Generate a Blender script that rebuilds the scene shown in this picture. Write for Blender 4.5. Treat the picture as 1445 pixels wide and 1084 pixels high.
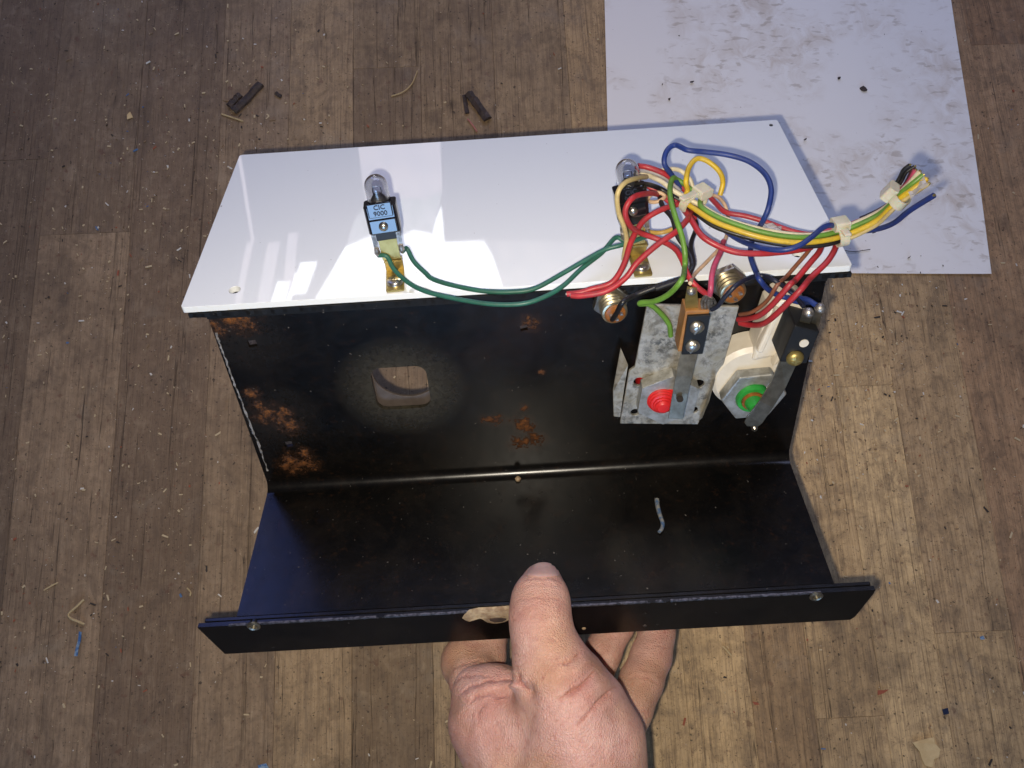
import bpy, bmesh, math, random
import numpy as np
from mathutils import Vector, Matrix
from mathutils.geometry import tessellate_polygon
from mathutils.bvhtree import BVHTree
random.seed(7)
rng = np.random.default_rng(7)
for o in list(bpy.data.objects): bpy.data.objects.remove(o)
S = bpy.context.scene
C = S.collection
R = math.radians

# ------------------------------------------------------------------ camera
FPX, CX, CY, CAMH, TILT = 1250.0, 722.5, 542.0, 0.46, R(15.5)
cam_d = bpy.data.cameras.new('camera'); cam = bpy.data.objects.new('camera', cam_d); C.objects.link(cam)
cam_d.sensor_fit = 'HORIZONTAL'; cam_d.sensor_width = 36; cam_d.lens = FPX/1445*36
cam_d.clip_start = 0.01; cam_d.clip_end = 50
cam.location = (0, 0, CAMH); cam.rotation_euler = (TILT, 0, 0)
S.camera = cam
MC = Matrix.Translation((0, 0, CAMH)) @ Matrix.Rotation(TILT, 4, 'X')
# ------------------------------------------------------------------ world, lamp, exposure
w = bpy.data.worlds.new('World'); S.world = w; w.use_nodes = True
bg = w.node_tree.nodes['Background']
bg.inputs[0].default_value = (0.62, 0.60, 0.95, 1); bg.inputs[1].default_value = 0.05
fl = bpy.data.lights.new('camera_flash', 'SPOT'); flo = bpy.data.objects.new('camera_flash', fl); C.objects.link(flo)
fl.energy = 5.6; fl.color = (1.0, 0.895, 0.735); fl.shadow_soft_size = 0.0026
fl.spot_size = R(104); fl.spot_blend = 1.0
flo.matrix_world = MC @ Matrix.Translation((-0.0080, -0.0088, 0.0))
sk = bpy.data.lights.new('assumed_sky_fill', 'AREA'); sko = bpy.data.objects.new('assumed_sky_fill', sk); C.objects.link(sko)   # added area light for bluish fill; its daylight source is unseen, assumed
sk.shape = 'RECTANGLE'; sk.size = 1.1; sk.size_y = 0.6; sk.energy = 7.8; sk.color = (0.56, 0.63, 1.0)
sko.location = (0.15, 1.15, 1.15); sko.rotation_euler = (Vector((0.05, 0.2, 0.0))-Vector(sko.location)).to_track_quat('-Z', 'Y').to_euler()
S.view_settings.view_transform = 'Standard'; S.view_settings.look = 'None'
S.view_settings.exposure = 0.0; S.view_settings.gamma = 1.0
S.render.engine = 'CYCLES'

# ------------------------------------------------------------------ helpers: pixels <-> space
def ray(px, py): return Vector(((px-CX)/FPX, (CY-py)/FPX, -1.0))
def pix(px, py, depth): return MC @ (ray(px, py)*depth)
def bench(px, py, z=0.0):
    a = MC.translation; d = MC.to_3x3() @ ray(px, py)
    return a + d*((z-a.z)/d.z)
# the held panel: pose measured once from its own corners
RB = Matrix(((0.998, -0.0276, -0.0567), (0.0602, 0.6885, 0.7203), (0.0192, -0.7223, 0.6888)))
ex = RB.col[0].normalized(); ez = (RB.col[2]-ex*ex.dot(RB.col[2])).normalized(); ey = ez.cross(ex)
RB = Matrix((ex, ey, ez)).transposed()
MBOX = MC @ (Matrix.Translation((0.0063, -0.0372, -0.3748)) @ RB.to_4x4())
IBOX = MBOX.inverted()
W, WP, WD, PL, BH, CL, DH = 0.220, 0.2350, 0.2470, 0.1088, 0.0911, 0.0647, 0.0190
sb, cb = math.sin(R(2)), math.cos(R(2)); sc, cc = math.sin(R(3)), math.cos(R(3))
BTOP = Vector((0, sb*BH, cb*BH)); CFR = Vector((0, -cc*CL, sc*CL))
PZ = BTOP.z + 0.006; PYF = BTOP.y - 0.0016; PYB = PYF + PL - 0.0020
MB = Matrix(((1, 0, 0, 0), (0, sb, -cb, 0), (0, cb, sb, 0), (0, 0, 0, 1)))      # u, v up the back panel, w out of it
MCF = Matrix(((1, 0, 0, 0), (0, -cc, sc, 0), (0, sc, cc, 0), (0, 0, 0, 1)))     # u, v along the shelf, w out of it
IMB = MB.inverted(); IMCF = MCF.inverted()
O_ = IBOX @ MC.translation
def lray(px, py): return IBOX.to_3x3() @ (MC.to_3x3() @ ray(px, py))
def hit(px, py, M, h):
    Mi = M.inverted(); o = Mi @ O_; d = Mi.to_3x3() @ lray(px, py)
    return o + d*((h-o.z)/d.z)
MPL = Matrix.Translation((0, 0, PZ))
def pb(px, py, h=0.0): return MB @ hit(px, py, MB, h)        # point h out of the back panel (panel coordinates)
def pp(px, py, h=0.0): return MPL @ hit(px, py, MPL, h)      # point h above the white plate
def pc(px, py, h=0.0): return MCF @ hit(px, py, MCF, h)      # point h above the shelf

# ------------------------------------------------------------------ helpers: objects
def tag(o, label=None, cat=None, group=None, kind=None):
    if label: o['label'] = label
    if cat: o['category'] = cat
    if group: o['group'] = group
    if kind: o['kind'] = kind
    return o
def empty(name, M=Matrix.Identity(4)):
    o = bpy.data.objects.new(name, None); o.empty_display_size = 0.01; C.objects.link(o); o.matrix_world = M; return o
def mk(name, verts, faces, m, parent=None, smooth=None, bev=0.0, seg=2, mats=None, fm=None):
    me = bpy.data.meshes.new(name)
    me.from_pydata([tuple(v) for v in verts], [], [tuple(f) for f in faces]); me.validate()
    bm = bmesh.new(); bm.from_mesh(me); bmesh.ops.recalc_face_normals(bm, faces=bm.faces); bm.to_mesh(me); bm.free()
    for x in (mats or [m]): me.materials.append(x)
    if fm is not None and len(fm) == len(me.polygons): me.polygons.foreach_set('material_index', fm)
    o = bpy.data.objects.new(name, me); C.objects.link(o)
    if parent: o.parent = parent
    if smooth is not None:
        me.polygons.foreach_set('use_smooth', [True]*len(me.polygons)); me.set_sharp_from_angle(angle=R(smooth))
    if bev:
        b = o.modifiers.new('bevel', 'BEVEL'); b.width = bev; b.segments = seg; b.limit_method = 'ANGLE'; b.angle_limit = R(35)
    return o
def join(*ms):
    V, F = [], []
    for v, f in ms:
        n = len(V); V += [Vector(a) for a in v]; F += [tuple(i+n for i in g) for g in f]
    return V, F
def xf(ms, M): return [M @ Vector(v) for v in ms[0]], ms[1]
def box(x0, x1, y0, y1, z0, z1):
    v = [(x, y, z) for z in (z0, z1) for y in (y0, y1) for x in (x0, x1)]
    return v, [(0, 2, 3, 1), (4, 5, 7, 6), (0, 1, 5, 4), (2, 6, 7, 3), (0, 4, 6, 2), (1, 3, 7, 5)]
def prism(outer, z0, z1, holes=()):
    loops = [[Vector((p[0], p[1], 0)) for p in outer]] + [[Vector((p[0], p[1], 0)) for p in h] for h in holes]
    flat = [p for l in loops for p in l]; n = len(flat)
    tr = tessellate_polygon(loops)
    V = [Vector((p.x, p.y, z0)) for p in flat] + [Vector((p.x, p.y, z1)) for p in flat]
    F = [tuple(t) for t in tr] + [tuple(i+n for i in t) for t in tr]
    s = 0
    for l in loops:
        k = len(l)
        for i in range(k):
            a, b = s+i, s+(i+1) % k; F.append((a, b, b+n, a+n))
        s += k
    return V, F
def circ(cx, cy, r, n=24, a0=0.0, ry=None): return [(cx+r*math.cos(a0+2*math.pi*i/n), cy+(ry or r)*math.sin(a0+2*math.pi*i/n)) for i in range(n)]
def rrect(x0, x1, y0, y1, r, n=5):
    o = []
    for cx, cy, a in ((x1-r, y1-r, 0), (x0+r, y1-r, 90), (x0+r, y0+r, 180), (x1-r, y0+r, 270)):
        o += [(cx+r*math.cos(R(a+90*i/n)), cy+r*math.sin(R(a+90*i/n))) for i in range(n+1)]
    return o
def lathe(prof, n=28, cx=0.0, cy=0.0):
    V, F = [], []
    for r, z in prof: V += [Vector((cx+r*math.cos(2*math.pi*i/n), cy+r*math.sin(2*math.pi*i/n), z)) for i in range(n)]
    for k in range(len(prof)-1):
        for i in range(n):
            a, b = k*n+i, k*n+(i+1) % n; F.append((a, b, b+n, a+n))
    F.append(tuple(range(n))[::-1]); F.append(tuple(range((len(prof)-1)*n, len(prof)*n)))
    return V, F
def spline(P, sub=9):
    P = [Vector(p) for p in P]; out = []
    Q = [P[0]*2-P[1]] + P + [P[-1]*2-P[-2]]
    for i in range(1, len(Q)-2):
        p0, p1, p2, p3 = Q[i-1:i+3]
        for s in range(sub):
            t = s/sub; out.append(0.5*((2*p1)+(p2-p0)*t+(2*p0-5*p1+4*p2-p3)*t*t+(3*p1-p0-3*p2+p3)*t**3))
    out.append(P[-1]); return out
def tube(P, r, n=10, sub=9, r2=None):
    c = spline(P, sub) if sub else [Vector(p) for p in P]
    V, F = [], []
    t = (c[1]-c[0]).normalized(); nrm = t.orthogonal().normalized()
    m = len(c)
    for i, p in enumerate(c):
        t2 = (c[min(i+1, m-1)]-c[max(i-1, 0)]).normalized()
        nrm = (nrm-t2*nrm.dot(t2)).normalized(); bn = t2.cross(nrm)
        rr = r if r2 is None else r+(r2-r)*i/(m-1)
        V += [p+(nrm*math.cos(2*math.pi*k/n)+bn*math.sin(2*math.pi*k/n))*rr for k in range(n)]
    for i in range(m-1):
        for k in range(n):
            a, b = i*n+k, i*n+(k+1) % n; F.append((a, b, b+n, a+n))
    F.append(tuple(range(n))[::-1]); F.append(tuple(range((m-1)*n, m*n)))
    return V, F
def strip(L, Rr, nrm, t):
    L = [Vector(p) for p in L]; Rr = [Vector(p) for p in Rr]; n = len(L); V = []
    for i in range(n): V += [L[i], Rr[i], Rr[i]-nrm*t, L[i]-nrm*t]
    F = [(0, 1, 2, 3), tuple(4*(n-1)+k for k in (3, 2, 1, 0))]
    for i in range(n-1):
        for k in range(4):
            a, b = 4*i+k, 4*i+(k+1) % 4; F.append((a, b, b+4, a+4))
    return V, F

# ------------------------------------------------------------------ helpers: materials
class NT:
    def __init__(s, name):
        s.m = bpy.data.materials.new(name); s.m.use_nodes = True; s.t = s.m.node_tree
        s.b = s.t.nodes['Principled BSDF']
    def n(s, typ, **k):
        x = s.t.nodes.new(typ)
        for a, v in k.items():
            if a.startswith('i_'):
                key = a[2:].replace('_', ' ')
                s.put(x.inputs[int(key)] if key.isdigit() else x.inputs[key], v)
            else: setattr(x, a, v)
        return x
    def put(s, sock, v):
        if isinstance(v, bpy.types.NodeSocket): s.t.links.new(v, sock)
        else: sock.default_value = v
    def coord(s, scale=(1, 1, 1), kind='Object', loc=(0, 0, 0), rot=(0, 0, 0)):
        tc = s.n('ShaderNodeTexCoord'); mp = s.n('ShaderNodeMapping', i_Scale=scale, i_Location=loc, i_Rotation=rot)
        s.t.links.new(tc.outputs[kind], mp.inputs[0]); return mp.outputs[0]
    def noise(s, vec, scale, detail=4, rough=0.55, dist=0.0):
        return s.n('ShaderNodeTexNoise', i_Vector=vec, i_Scale=scale, i_Detail=detail, i_Roughness=rough, i_Distortion=dist).outputs[0]
    def ramp(s, fac, a, b, lo=0.0, hi=1.0):
        return s.n('ShaderNodeMapRange', clamp=True, i_0=fac, i_1=a, i_2=b, i_3=lo, i_4=hi).outputs[0]
    def mix(s, f, a, b, blend='MIX'):
        x = s.n('ShaderNodeMix', data_type='RGBA', blend_type=blend)
        s.put(x.inputs[0], f)
        for k, v in ((6, a), (7, b)): s.put(x.inputs[k], (v if isinstance(v, bpy.types.NodeSocket) else (*v, 1.0)))
        return x.outputs[2]
    def math(s, op, a, b=0.0, c=0.0):
        return s.n('ShaderNodeMath', operation=op, i_0=a, i_1=b, i_2=c).outputs[0]
    def bump(s, h, strength, dist=0.001):
        x = s.n('ShaderNodeBump', i_Height=h, i_Strength=strength, i_Distance=dist); s.t.links.new(x.outputs[0], s.b.inputs['Normal'])
    def set(s, **k):
        for a, v in k.items():
            a = a.replace('_', ' ')
            if isinstance(v, tuple) and len(v) == 3 and a != 'Subsurface Radius': v = (*v, 1.0)
            s.put(s.b.inputs[a], v)
        return s
def plain(name, c1, c2=None, scale=300, rough=0.5, metal=0.0, bump=0.0, lo=0.35, hi=0.65, r2=None, **k):
    x = NT(name)
    if c2:
        nz = x.noise(x.coord(), scale, 5, 0.6); f = x.ramp(nz, lo, hi)
        x.set(Base_Color=x.mix(f, c1, c2))
        x.set(Roughness=x.ramp(f, 0, 1, rough, r2) if r2 is not None else rough)
        if bump: x.bump(nz, bump)
    else: x.set(Base_Color=c1, Roughness=rough)
    x.set(Metallic=metal, **k); return x.m

def wood_mat():
    x = NT('bench_wood')
    oi = x.n('ShaderNodeObjectInfo').outputs['Random']
    tc = x.n('ShaderNodeTexCoord').outputs['Object']
    off = x.n('ShaderNodeVectorMath', operation='MULTIPLY_ADD'); x.put(off.inputs[0], x.n('ShaderNodeCombineXYZ', i_0=oi, i_1=oi, i_2=oi).outputs[0])
    off.inputs[1].default_value = (7.1, 13.3, 3.7); x.put(off.inputs[2], tc); v = off.outputs[0]
    def sc(s): return x.n('ShaderNodeMapping', i_Vector=v, i_Scale=s).outputs[0]
    g1 = x.noise(sc((420, 9, 420)), 1, 6, 0.65, 0.6); g2 = x.noise(sc((1500, 40, 1500)), 1, 4, 0.6)
    fib = x.noise(sc((900, 110, 900)), 1, 3, 0.7)
    r1 = x.n('ShaderNodeMath', operation='FRACT', i_0=x.math('MULTIPLY', oi, 17.3)).outputs[0]
    r2 = x.n('ShaderNodeMath', operation='FRACT', i_0=x.math('MULTIPLY', oi, 53.9)).outputs[0]
    base = x.mix(x.math('MULTIPLY', r1, 0.15), x.n('ShaderNodeObjectInfo').outputs['Color'], (0.30, 0.23, 0.15))
    base = x.mix(x.math('MULTIPLY', x.ramp(r2, 0.6, 1), 0.4), base, (0.17, 0.105, 0.075))
    mo = x.noise(v, 130, 5, 0.7, 0.8); base = x.mix(x.ramp(mo, 0.42, 0.68, 0, 0.55), base, (0.11, 0.074, 0.048)); base = x.mix(x.ramp(mo, 0.28, 0.45, 0.35, 0), base, (0.34, 0.27, 0.19))
    base = x.mix(x.ramp(g1, 0.42, 0.78, 0, 0.5), base, (0.115, 0.078, 0.048))
    base = x.mix(x.ramp(g2, 0.50, 0.72, 0, 0.5), base, (0.075, 0.05, 0.035))
    base = x.mix(x.ramp(fib, 0.58, 0.75, 0, 0.35), base, (0.36, 0.28, 0.18))
    # grime of the whole top, in bench coordinates
    geo = x.n('ShaderNodeNewGeometry').outputs['Position']
    st = x.noise(geo, 9, 5, 0.6, 0.4); st2 = x.noise(geo, 34, 5, 0.65, 0.5); dm = x.noise(x.n('ShaderNodeMapping', i_Vector=geo, i_Scale=(90, 34, 90)).outputs[0], 1, 6, 0.72, 1.2); sp = x.noise(geo, 420, 2, 0.5); sp2 = x.noise(geo, 170, 3, 0.6); sp3 = x.noise(geo, 900, 2, 0.5)
    base = x.mix(x.ramp(st, 0.50, 0.78, 0, 0.6), base, (0.092, 0.064, 0.044))
    base = x.mix(x.ramp(dm, 0.50, 0.68, 0, 0.5), base, (0.085, 0.062, 0.046)); base = x.mix(x.ramp(dm, 0.26, 0.42, 0.3, 0), base, (0.33, 0.26, 0.18))
    base = x.mix(x.ramp(st2, 0.58, 0.75, 0, 0.6), base, (0.058, 0.045, 0.038))
    base = x.mix(x.ramp(st2, 0.24, 0.42, 0.45, 0), base, (0.27, 0.225, 0.165))
    base = x.mix(x.ramp(sp, 0.66, 0.72, 0, 0.75), base, (0.025, 0.018, 0.014))
    base = x.mix(x.ramp(sp, 0.24, 0.30, 0.55, 0), base, (0.36, 0.30, 0.22))
    base = x.mix(x.ramp(sp3, 0.62, 0.70, 0, 0.5), base, (0.04, 0.028, 0.02))
    base = x.mix(x.ramp(sp2, 0.64, 0.70, 0, 0.5), base, (0.105, 0.045, 0.03))
    # splits along the grain
    cr = x.noise(sc((260, 3.2, 260)), 1, 3, 0.5, 1.2)
    ck = x.ramp(x.math('ABSOLUTE', x.math('SUBTRACT', cr, 0.62)), 0.0, 0.010, 1, 0)
    base = x.mix(x.math('MULTIPLY', ck, 0.8), base, (0.02, 0.014, 0.010))
    base = x.mix(1.0, base, (1.03, 0.985, 0.95), 'MULTIPLY')
    x.set(Base_Color=base, Roughness=x.ramp(st2, 0.3, 0.7, 0.62, 0.8), Specular_IOR_Level=0.35)
    h = x.math('SUBTRACT', x.math('ADD', g1, x.math('MULTIPLY', g2, 0.6)), x.math('MULTIPLY', ck, 1.2))
    x.bump(h, 0.5, 0.0006); return x.m

def paper_mat():
    x = NT('soiled_paper'); v = x.coord()
    m = x.noise(v, 22, 3, 0.5, 0.3); a = x.noise(v, 75, 5, 0.65, 1.0); l = x.noise(x.coord((1, 2.4, 1), rot=(0, 0, 0.5)), 130, 3, 0.5, 0.4)
    sp = x.noise(v, 700, 2, 0.5)
    f = x.math('MULTIPLY', x.ramp(m, 0.44, 0.62), x.ramp(a, 0.40, 0.68))
    f2 = x.math('MULTIPLY', x.ramp(m, 0.42, 0.55), x.ramp(l, 0.58, 0.66))
    c = x.mix(x.math('MULTIPLY', f, 0.55), (0.78, 0.755, 0.75), (0.45, 0.345, 0.25))
    c = x.mix(x.math('MULTIPLY', f2, 0.45), c, (0.33, 0.26, 0.2))
    c = x.mix(x.ramp(sp, 0.76, 0.79, 0, 0.6), c, (0.12, 0.09, 0.07))
    x.set(Base_Color=c, Roughness=0.75, Specular_IOR_Level=0.3)
    x.bump(x.noise(v, 30, 2, 0.5), 0.15, 0.002); return x.m

def spots(x, v, pts, soft=0.6):
    """wear patches with a shape of their own: union of noisy discs at (x,y,z,r) in the part's own coordinates"""
    nz = x.noise(v, 260, 7, 0.78, 0.25); nz2 = x.noise(v, 800, 4, 0.7); tot = None
    for (p, r) in pts:
        d = x.n('ShaderNodeVectorMath', operation='DISTANCE', i_0=v); d.inputs[1].default_value = p
        k = x.ramp(d.outputs['Value'], 0.0, r*2.2, 0.16, -0.42)
        tot = k if tot is None else x.math('MAXIMUM', tot, k)
    s = x.math('ADD', x.math('ADD', tot, x.math('MULTIPLY', nz, 1.5)), x.math('MULTIPLY', nz2, 0.7))
    return x.ramp(s, 1.06, 1.06+0.50*soft), nz, x.ramp(s, 0.78, 1.2)

def black_paint(name, rust=(), haze=(), rough=0.30, dust=0.3, edge=None):
    x = NT(name); v = x.coord()
    base = x.mix(x.ramp(x.noise(v, 60, 4, 0.6), 0.4, 0.7), (0.0024, 0.0024, 0.0026), (0.0042, 0.0036, 0.0034))
    rg = x.ramp(x.noise(v, 220, 4, 0.6), 0.3, 0.7, rough-0.02, rough+0.03)
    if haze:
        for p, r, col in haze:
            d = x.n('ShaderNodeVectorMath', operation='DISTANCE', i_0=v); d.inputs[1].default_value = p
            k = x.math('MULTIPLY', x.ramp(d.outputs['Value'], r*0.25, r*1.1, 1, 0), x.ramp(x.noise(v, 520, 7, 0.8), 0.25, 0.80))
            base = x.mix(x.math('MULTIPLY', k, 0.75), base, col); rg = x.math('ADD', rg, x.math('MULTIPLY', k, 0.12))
    sp = x.noise(v, 650, 2, 0.5)
    base = x.mix(x.ramp(sp, 0.735, 0.775, 0, dust), base, (0.22, 0.20, 0.18)); base = x.mix(x.ramp(x.noise(v, 48, 6, 0.75, 0.6), 0.45, 0.75, 0, 0.6), base, (0.013, 0.010, 0.0075))
    if rust:
        f, nz, rust_halo = spots(x, v, rust)
        rc = x.mix(x.ramp(nz, 0.35, 0.7), (0.055, 0.018, 0.007), (0.25, 0.090, 0.020))
        base = x.mix(x.math('MULTIPLY', rust_halo, 0.85), base, (0.030, 0.014, 0.007)); base = x.mix(f, base, rc); rg = x.mix(f, x.n('ShaderNodeCombineXYZ', i_0=rg, i_1=rg, i_2=rg).outputs[0], (0.85, 0.85, 0.85))
        x.bump(x.math('MULTIPLY', f, nz), 0.6, 0.0006)
    else: x.bump(x.noise(v, 900, 3, 0.6), 0.06, 0.0004)
    x.set(Base_Color=base, Roughness=rg, Specular_IOR_Level=0.34); return x.m

def zinc_mat():
    x = NT('worn_zinc'); v = x.coord()
    a = x.noise(v, 130, 6, 0.7, 0.5); b = x.noise(v, 420, 4, 0.7); c0 = x.noise(v, 60, 3, 0.6)
    c = x.mix(x.ramp(a, 0.35, 0.62), (0.34, 0.305, 0.235), (0.46, 0.45, 0.42))
    c = x.mix(x.ramp(c0, 0.5, 0.68, 0, 0.5), c, (0.36, 0.31, 0.20))
    k = x.math('MULTIPLY', x.ramp(c0, 0.38, 0.56, 1, 0), x.ramp(b, 0.46, 0.60))
    c = x.mix(x.math('MULTIPLY', k, 0.8), c, (0.04, 0.045, 0.05)); c = x.mix(x.ramp(x.noise(v, 210, 5, 0.7, 0.8), 0.5, 0.66, 0, 0.7), c, (0.12, 0.105, 0.075))
    x.set(Base_Color=c, Metallic=0.55, Roughness=x.ramp(a, 0.3, 0.7, 0.42, 0.65)); x.bump(b, 0.15, 0.0004); return x.m

def skin_mat():
    x = NT('skin'); v = x.coord()
    a = x.noise(v, 60, 4, 0.6, 0.4); b = x.noise(v, 240, 4, 0.65); l = x.noise(v, 25, 3, 0.5)
    c = x.mix(x.ramp(a, 0.35, 0.68), (0.59, 0.358, 0.305), (0.46, 0.240, 0.200))
    c = x.mix(x.ramp(l, 0.42, 0.64, 0, 0.75), c, (0.52, 0.302, 0.180))
    c = x.mix(x.ramp(b, 0.52, 0.72, 0, 0.6), c, (0.38, 0.165, 0.135)); c = x.mix(x.ramp(x.noise(v, 38, 3, 0.5), 0.50, 0.66, 0, 0.6), c, (0.36, 0.195, 0.115)); c = x.mix(x.ramp(a, 0.25, 0.42, 0.4, 0), c, (0.58, 0.37, 0.32))
    c = x.mix(x.ramp(x.noise(v, 480, 2, 0.5), 0.68, 0.76, 0, 0.35), c, (0.34, 0.16, 0.11))
    at = x.n('ShaderNodeAttribute', attribute_name='crease')
    c = x.mix(x.math('MULTIPLY', at.outputs['Fac'], 0.65), c, (0.36, 0.12, 0.09))
    x.set(Base_Color=c, Roughness=x.ramp(b, 0.3, 0.7, 0.36, 0.52), Specular_IOR_Level=0.42, Subsurface_Weight=0.35, Subsurface_Scale=0.0035,
          Subsurface_Radius=(1.0, 0.35, 0.2))
    vo = x.n('ShaderNodeTexVoronoi', feature='DISTANCE_TO_EDGE', i_Vector=x.coord((1, 0.7, 1)), i_Scale=1150)
    fine = x.math('ADD', x.math('MULTIPLY', x.ramp(vo.outputs['Distance'], 0, 0.25), 0.55), x.noise(x.coord((1, 2.6, 1)), 700, 4, 0.65, 0.5))
    x.bump(fine, 0.70, 0.00055); return x.m

M_wood = wood_mat(); M_paper = paper_mat(); M_zinc = zinc_mat(); M_skin = skin_mat()
M_core = plain('bench_core', (0.02, 0.014, 0.010), rough=0.9)
M_white = NT('opal_acrylic'); _v = M_white.coord()
M_white.set(Base_Color=M_white.mix(M_white.ramp(M_white.noise(_v, 620, 2, 0.5), 0.765, 0.80), (0.77, 0.80, 0.82), (0.28, 0.26, 0.26)),
            Roughness=M_white.ramp(M_white.noise(_v, 45, 4, 0.6), 0.3, 0.7, 0.02, 0.035), Specular_IOR_Level=0.5)
M_white.bump(M_white.noise(_v, 11, 2, 0.5), 0.035, 0.0022); M_white = M_white.m
M_blackedge = black_paint('bare_black_edge', rough=0.55, dust=0.5)
M_brass = plain('brass', (0.44, 0.35, 0.13), (0.33, 0.25, 0.08), 250, 0.42, 0.75, 0.05)
M_steel = plain('spring_steel', (0.29, 0.27, 0.22), (0.17, 0.155, 0.12), 220, 0.34, 0.85, 0.05)
M_nickel = plain('nickel', (0.62, 0.60, 0.54), (0.42, 0.38, 0.30), 400, 0.28, 0.95, 0.05)
M_jack = plain('brassy_nickel', (0.52, 0.46, 0.32), (0.34, 0.28, 0.17), 400, 0.32, 0.9, 0.05)
M_screw = plain('screw_steel', (0.66, 0.65, 0.60), (0.42, 0.40, 0.34), 500, 0.32, 0.9)
M_solder = plain('solder', (0.50, 0.48, 0.45), (0.18, 0.16, 0.14), 600, 0.42, 0.85, 0.3)
M_nut = plain('zinc_nut', (0.44, 0.45, 0.45), (0.24, 0.24, 0.22), 260, 0.40, 0.55, 0.06)
M_gloss = plain('black_bakelite', (0.007, 0.007, 0.009), rough=0.10, Specular_IOR_Level=0.9)
M_matte = plain('black_plastic', (0.006, 0.006, 0.0065), (0.010, 0.0095, 0.009), 400, 0.45)
M_ink = plain('embossed_lettering', (0.010, 0.012, 0.025), rough=0.6)
M_fibre = plain('brown_fibre_board', (0.24, 0.105, 0.032), (0.33, 0.16, 0.05), 300, 0.55, 0, 0.1)
M_amber = plain('amber_insulator', (0.28, 0.105, 0.022), (0.16, 0.055, 0.013), 400, 0.4)
M_red = plain('red_plastic', (0.62, 0.022, 0.022), (0.48, 0.015, 0.018), 200, 0.35)
M_green = plain('green_plastic', (0.025, 0.30, 0.045), (0.02, 0.2, 0.035), 200, 0.35)
M_cream = plain('cream_plastic', (0.68, 0.63, 0.54), (0.60, 0.54, 0.44), 120, 0.45, 0, 0.05)
M_tie = plain('nylon_tie', (0.62, 0.59, 0.47), (0.50, 0.46, 0.34), 200, 0.4, Subsurface_Weight=0.4, Subsurface_Scale=0.002)
M_tape = plain('cellophane', (0.55, 0.53, 0.52), rough=0.2, Alpha=0.5)
M_glass = plain('bulb_glass', (0.74, 0.74, 0.76), rough=0.03, Transmission_Weight=1.0, IOR=1.45)
M_bulbin = plain('bulb_metal', (0.45, 0.43, 0.40), (0.22, 0.2, 0.18), 300, 0.3, 0.9)
M_chip = plain('chipped_filler', (0.42, 0.32, 0.20), (0.22, 0.14, 0.08), 380, 0.75, 0, 0.5)
M_scratch = plain('scraped_edge', (0.36, 0.35, 0.36), (0.10, 0.10, 0.10), 500, 0.6, 0.2, 0.3)
M_worn_highlight = plain('worn_highlight_metal', (0.11, 0.105, 0.125), (0.02, 0.02, 0.022), 700, 0.45, 0.4, lo=0.4, hi=0.6)
M_nail = plain('fingernail', (0.55, 0.37, 0.33), (0.47, 0.30, 0.27), 160, 0.28, Subsurface_Weight=0.3, Subsurface_Scale=0.002)
M_darkwood = plain('dark_wood', (0.055, 0.034, 0.026), (0.025, 0.017, 0.014), 300, 0.7, 0, 0.6)
M_card = plain('torn_card', (0.62, 0.46, 0.24), (0.52, 0.37, 0.18), 200, 0.8, 0, 0.3)
M_straw = plain('straw_shaving', (0.42, 0.31, 0.16), rough=0.7)
M_bluebit = plain('blue_plastic_scrap', (0.04, 0.12, 0.30), (0.22, 0.30, 0.38), 700, 0.5, lo=0.45, hi=0.6)
M_flake = [plain('pale_flake', (0.46, 0.36, 0.22), rough=0.8), plain('white_flake', (0.55, 0.52, 0.47), rough=0.8),
           plain('dark_flake', (0.03, 0.022, 0.018), rough=0.8), plain('red_flake', (0.26, 0.07, 0.035), rough=0.8),
           plain('brown_flake', (0.20, 0.13, 0.075), rough=0.8), plain('blue_flake', (0.06, 0.13, 0.26), rough=0.7)]

# ------------------------------------------------------------------ the bench top
bn = empty('workbench'); tag(bn, kind='structure')
YAW = R(2.6); MW = Matrix.Rotation(YAW, 4, 'Z')
edges = [-0.62, -0.575, -0.53, -0.49, -0.45, -0.41, -0.37, -0.33, -0.295, -0.257, -0.206, -0.158, -0.118, -0.080, -0.040, 0.004, 0.048, 0.084, 0.116, 0.146,
         0.180, 0.211, 0.250, 0.292, 0.33, 0.37, 0.41, 0.45, 0.49, 0.53, 0.575, 0.62]
for i in range(len(edges)-1):
    x0, x1 = edges[i]+0.00005, edges[i+1]-0.00005
    y = -0.42 - random.random()*0.7
    while y < 0.95:
        L = random.uniform(0.42, 1.05)
        y1 = min(y+L, 1.0); y0 = max(y, -0.45)
        if y1-y0 > 0.02:
            zt = random.uniform(-0.00014, 0.00004)
            o = mk('plank', *box(-(x1-x0)/2, (x1-x0)/2, -(y1-y0)/2, (y1-y0)/2, -0.018, 0), M_wood, bn, bev=0.00014, seg=1)
            o.matrix_local = MW @ Matrix.Translation(((x0+x1)/2, (y0+y1)/2, zt))
            xm = (x0+x1)/2; tone = random.random()
            if 0.06 < xm < 0.24: tone = 0.45+0.55*tone if abs(xm-0.131) > 0.01 else -0.25
            if xm < -0.13: cw = Vector((0.135, 0.093, 0.062)).lerp(Vector((0.335, 0.240, 0.150)), tone)
            elif xm < 0.06: cw = Vector((0.18, 0.124, 0.075)).lerp(Vector((0.47, 0.345, 0.195)), tone)
            elif xm < 0.24: cw = Vector((0.42, 0.285, 0.145)).lerp(Vector((0.66, 0.475, 0.245)), tone)
            else: cw = Vector((0.30, 0.175, 0.092)).lerp(Vector((0.44, 0.275, 0.15)), tone)
            o.color = (*cw, 1)
        y += L+0.00006
mk('core_board', *xf(box(-0.62, 0.62, -0.45, 1.0, -0.045, -0.0185), MW), M_core, bn)

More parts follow.
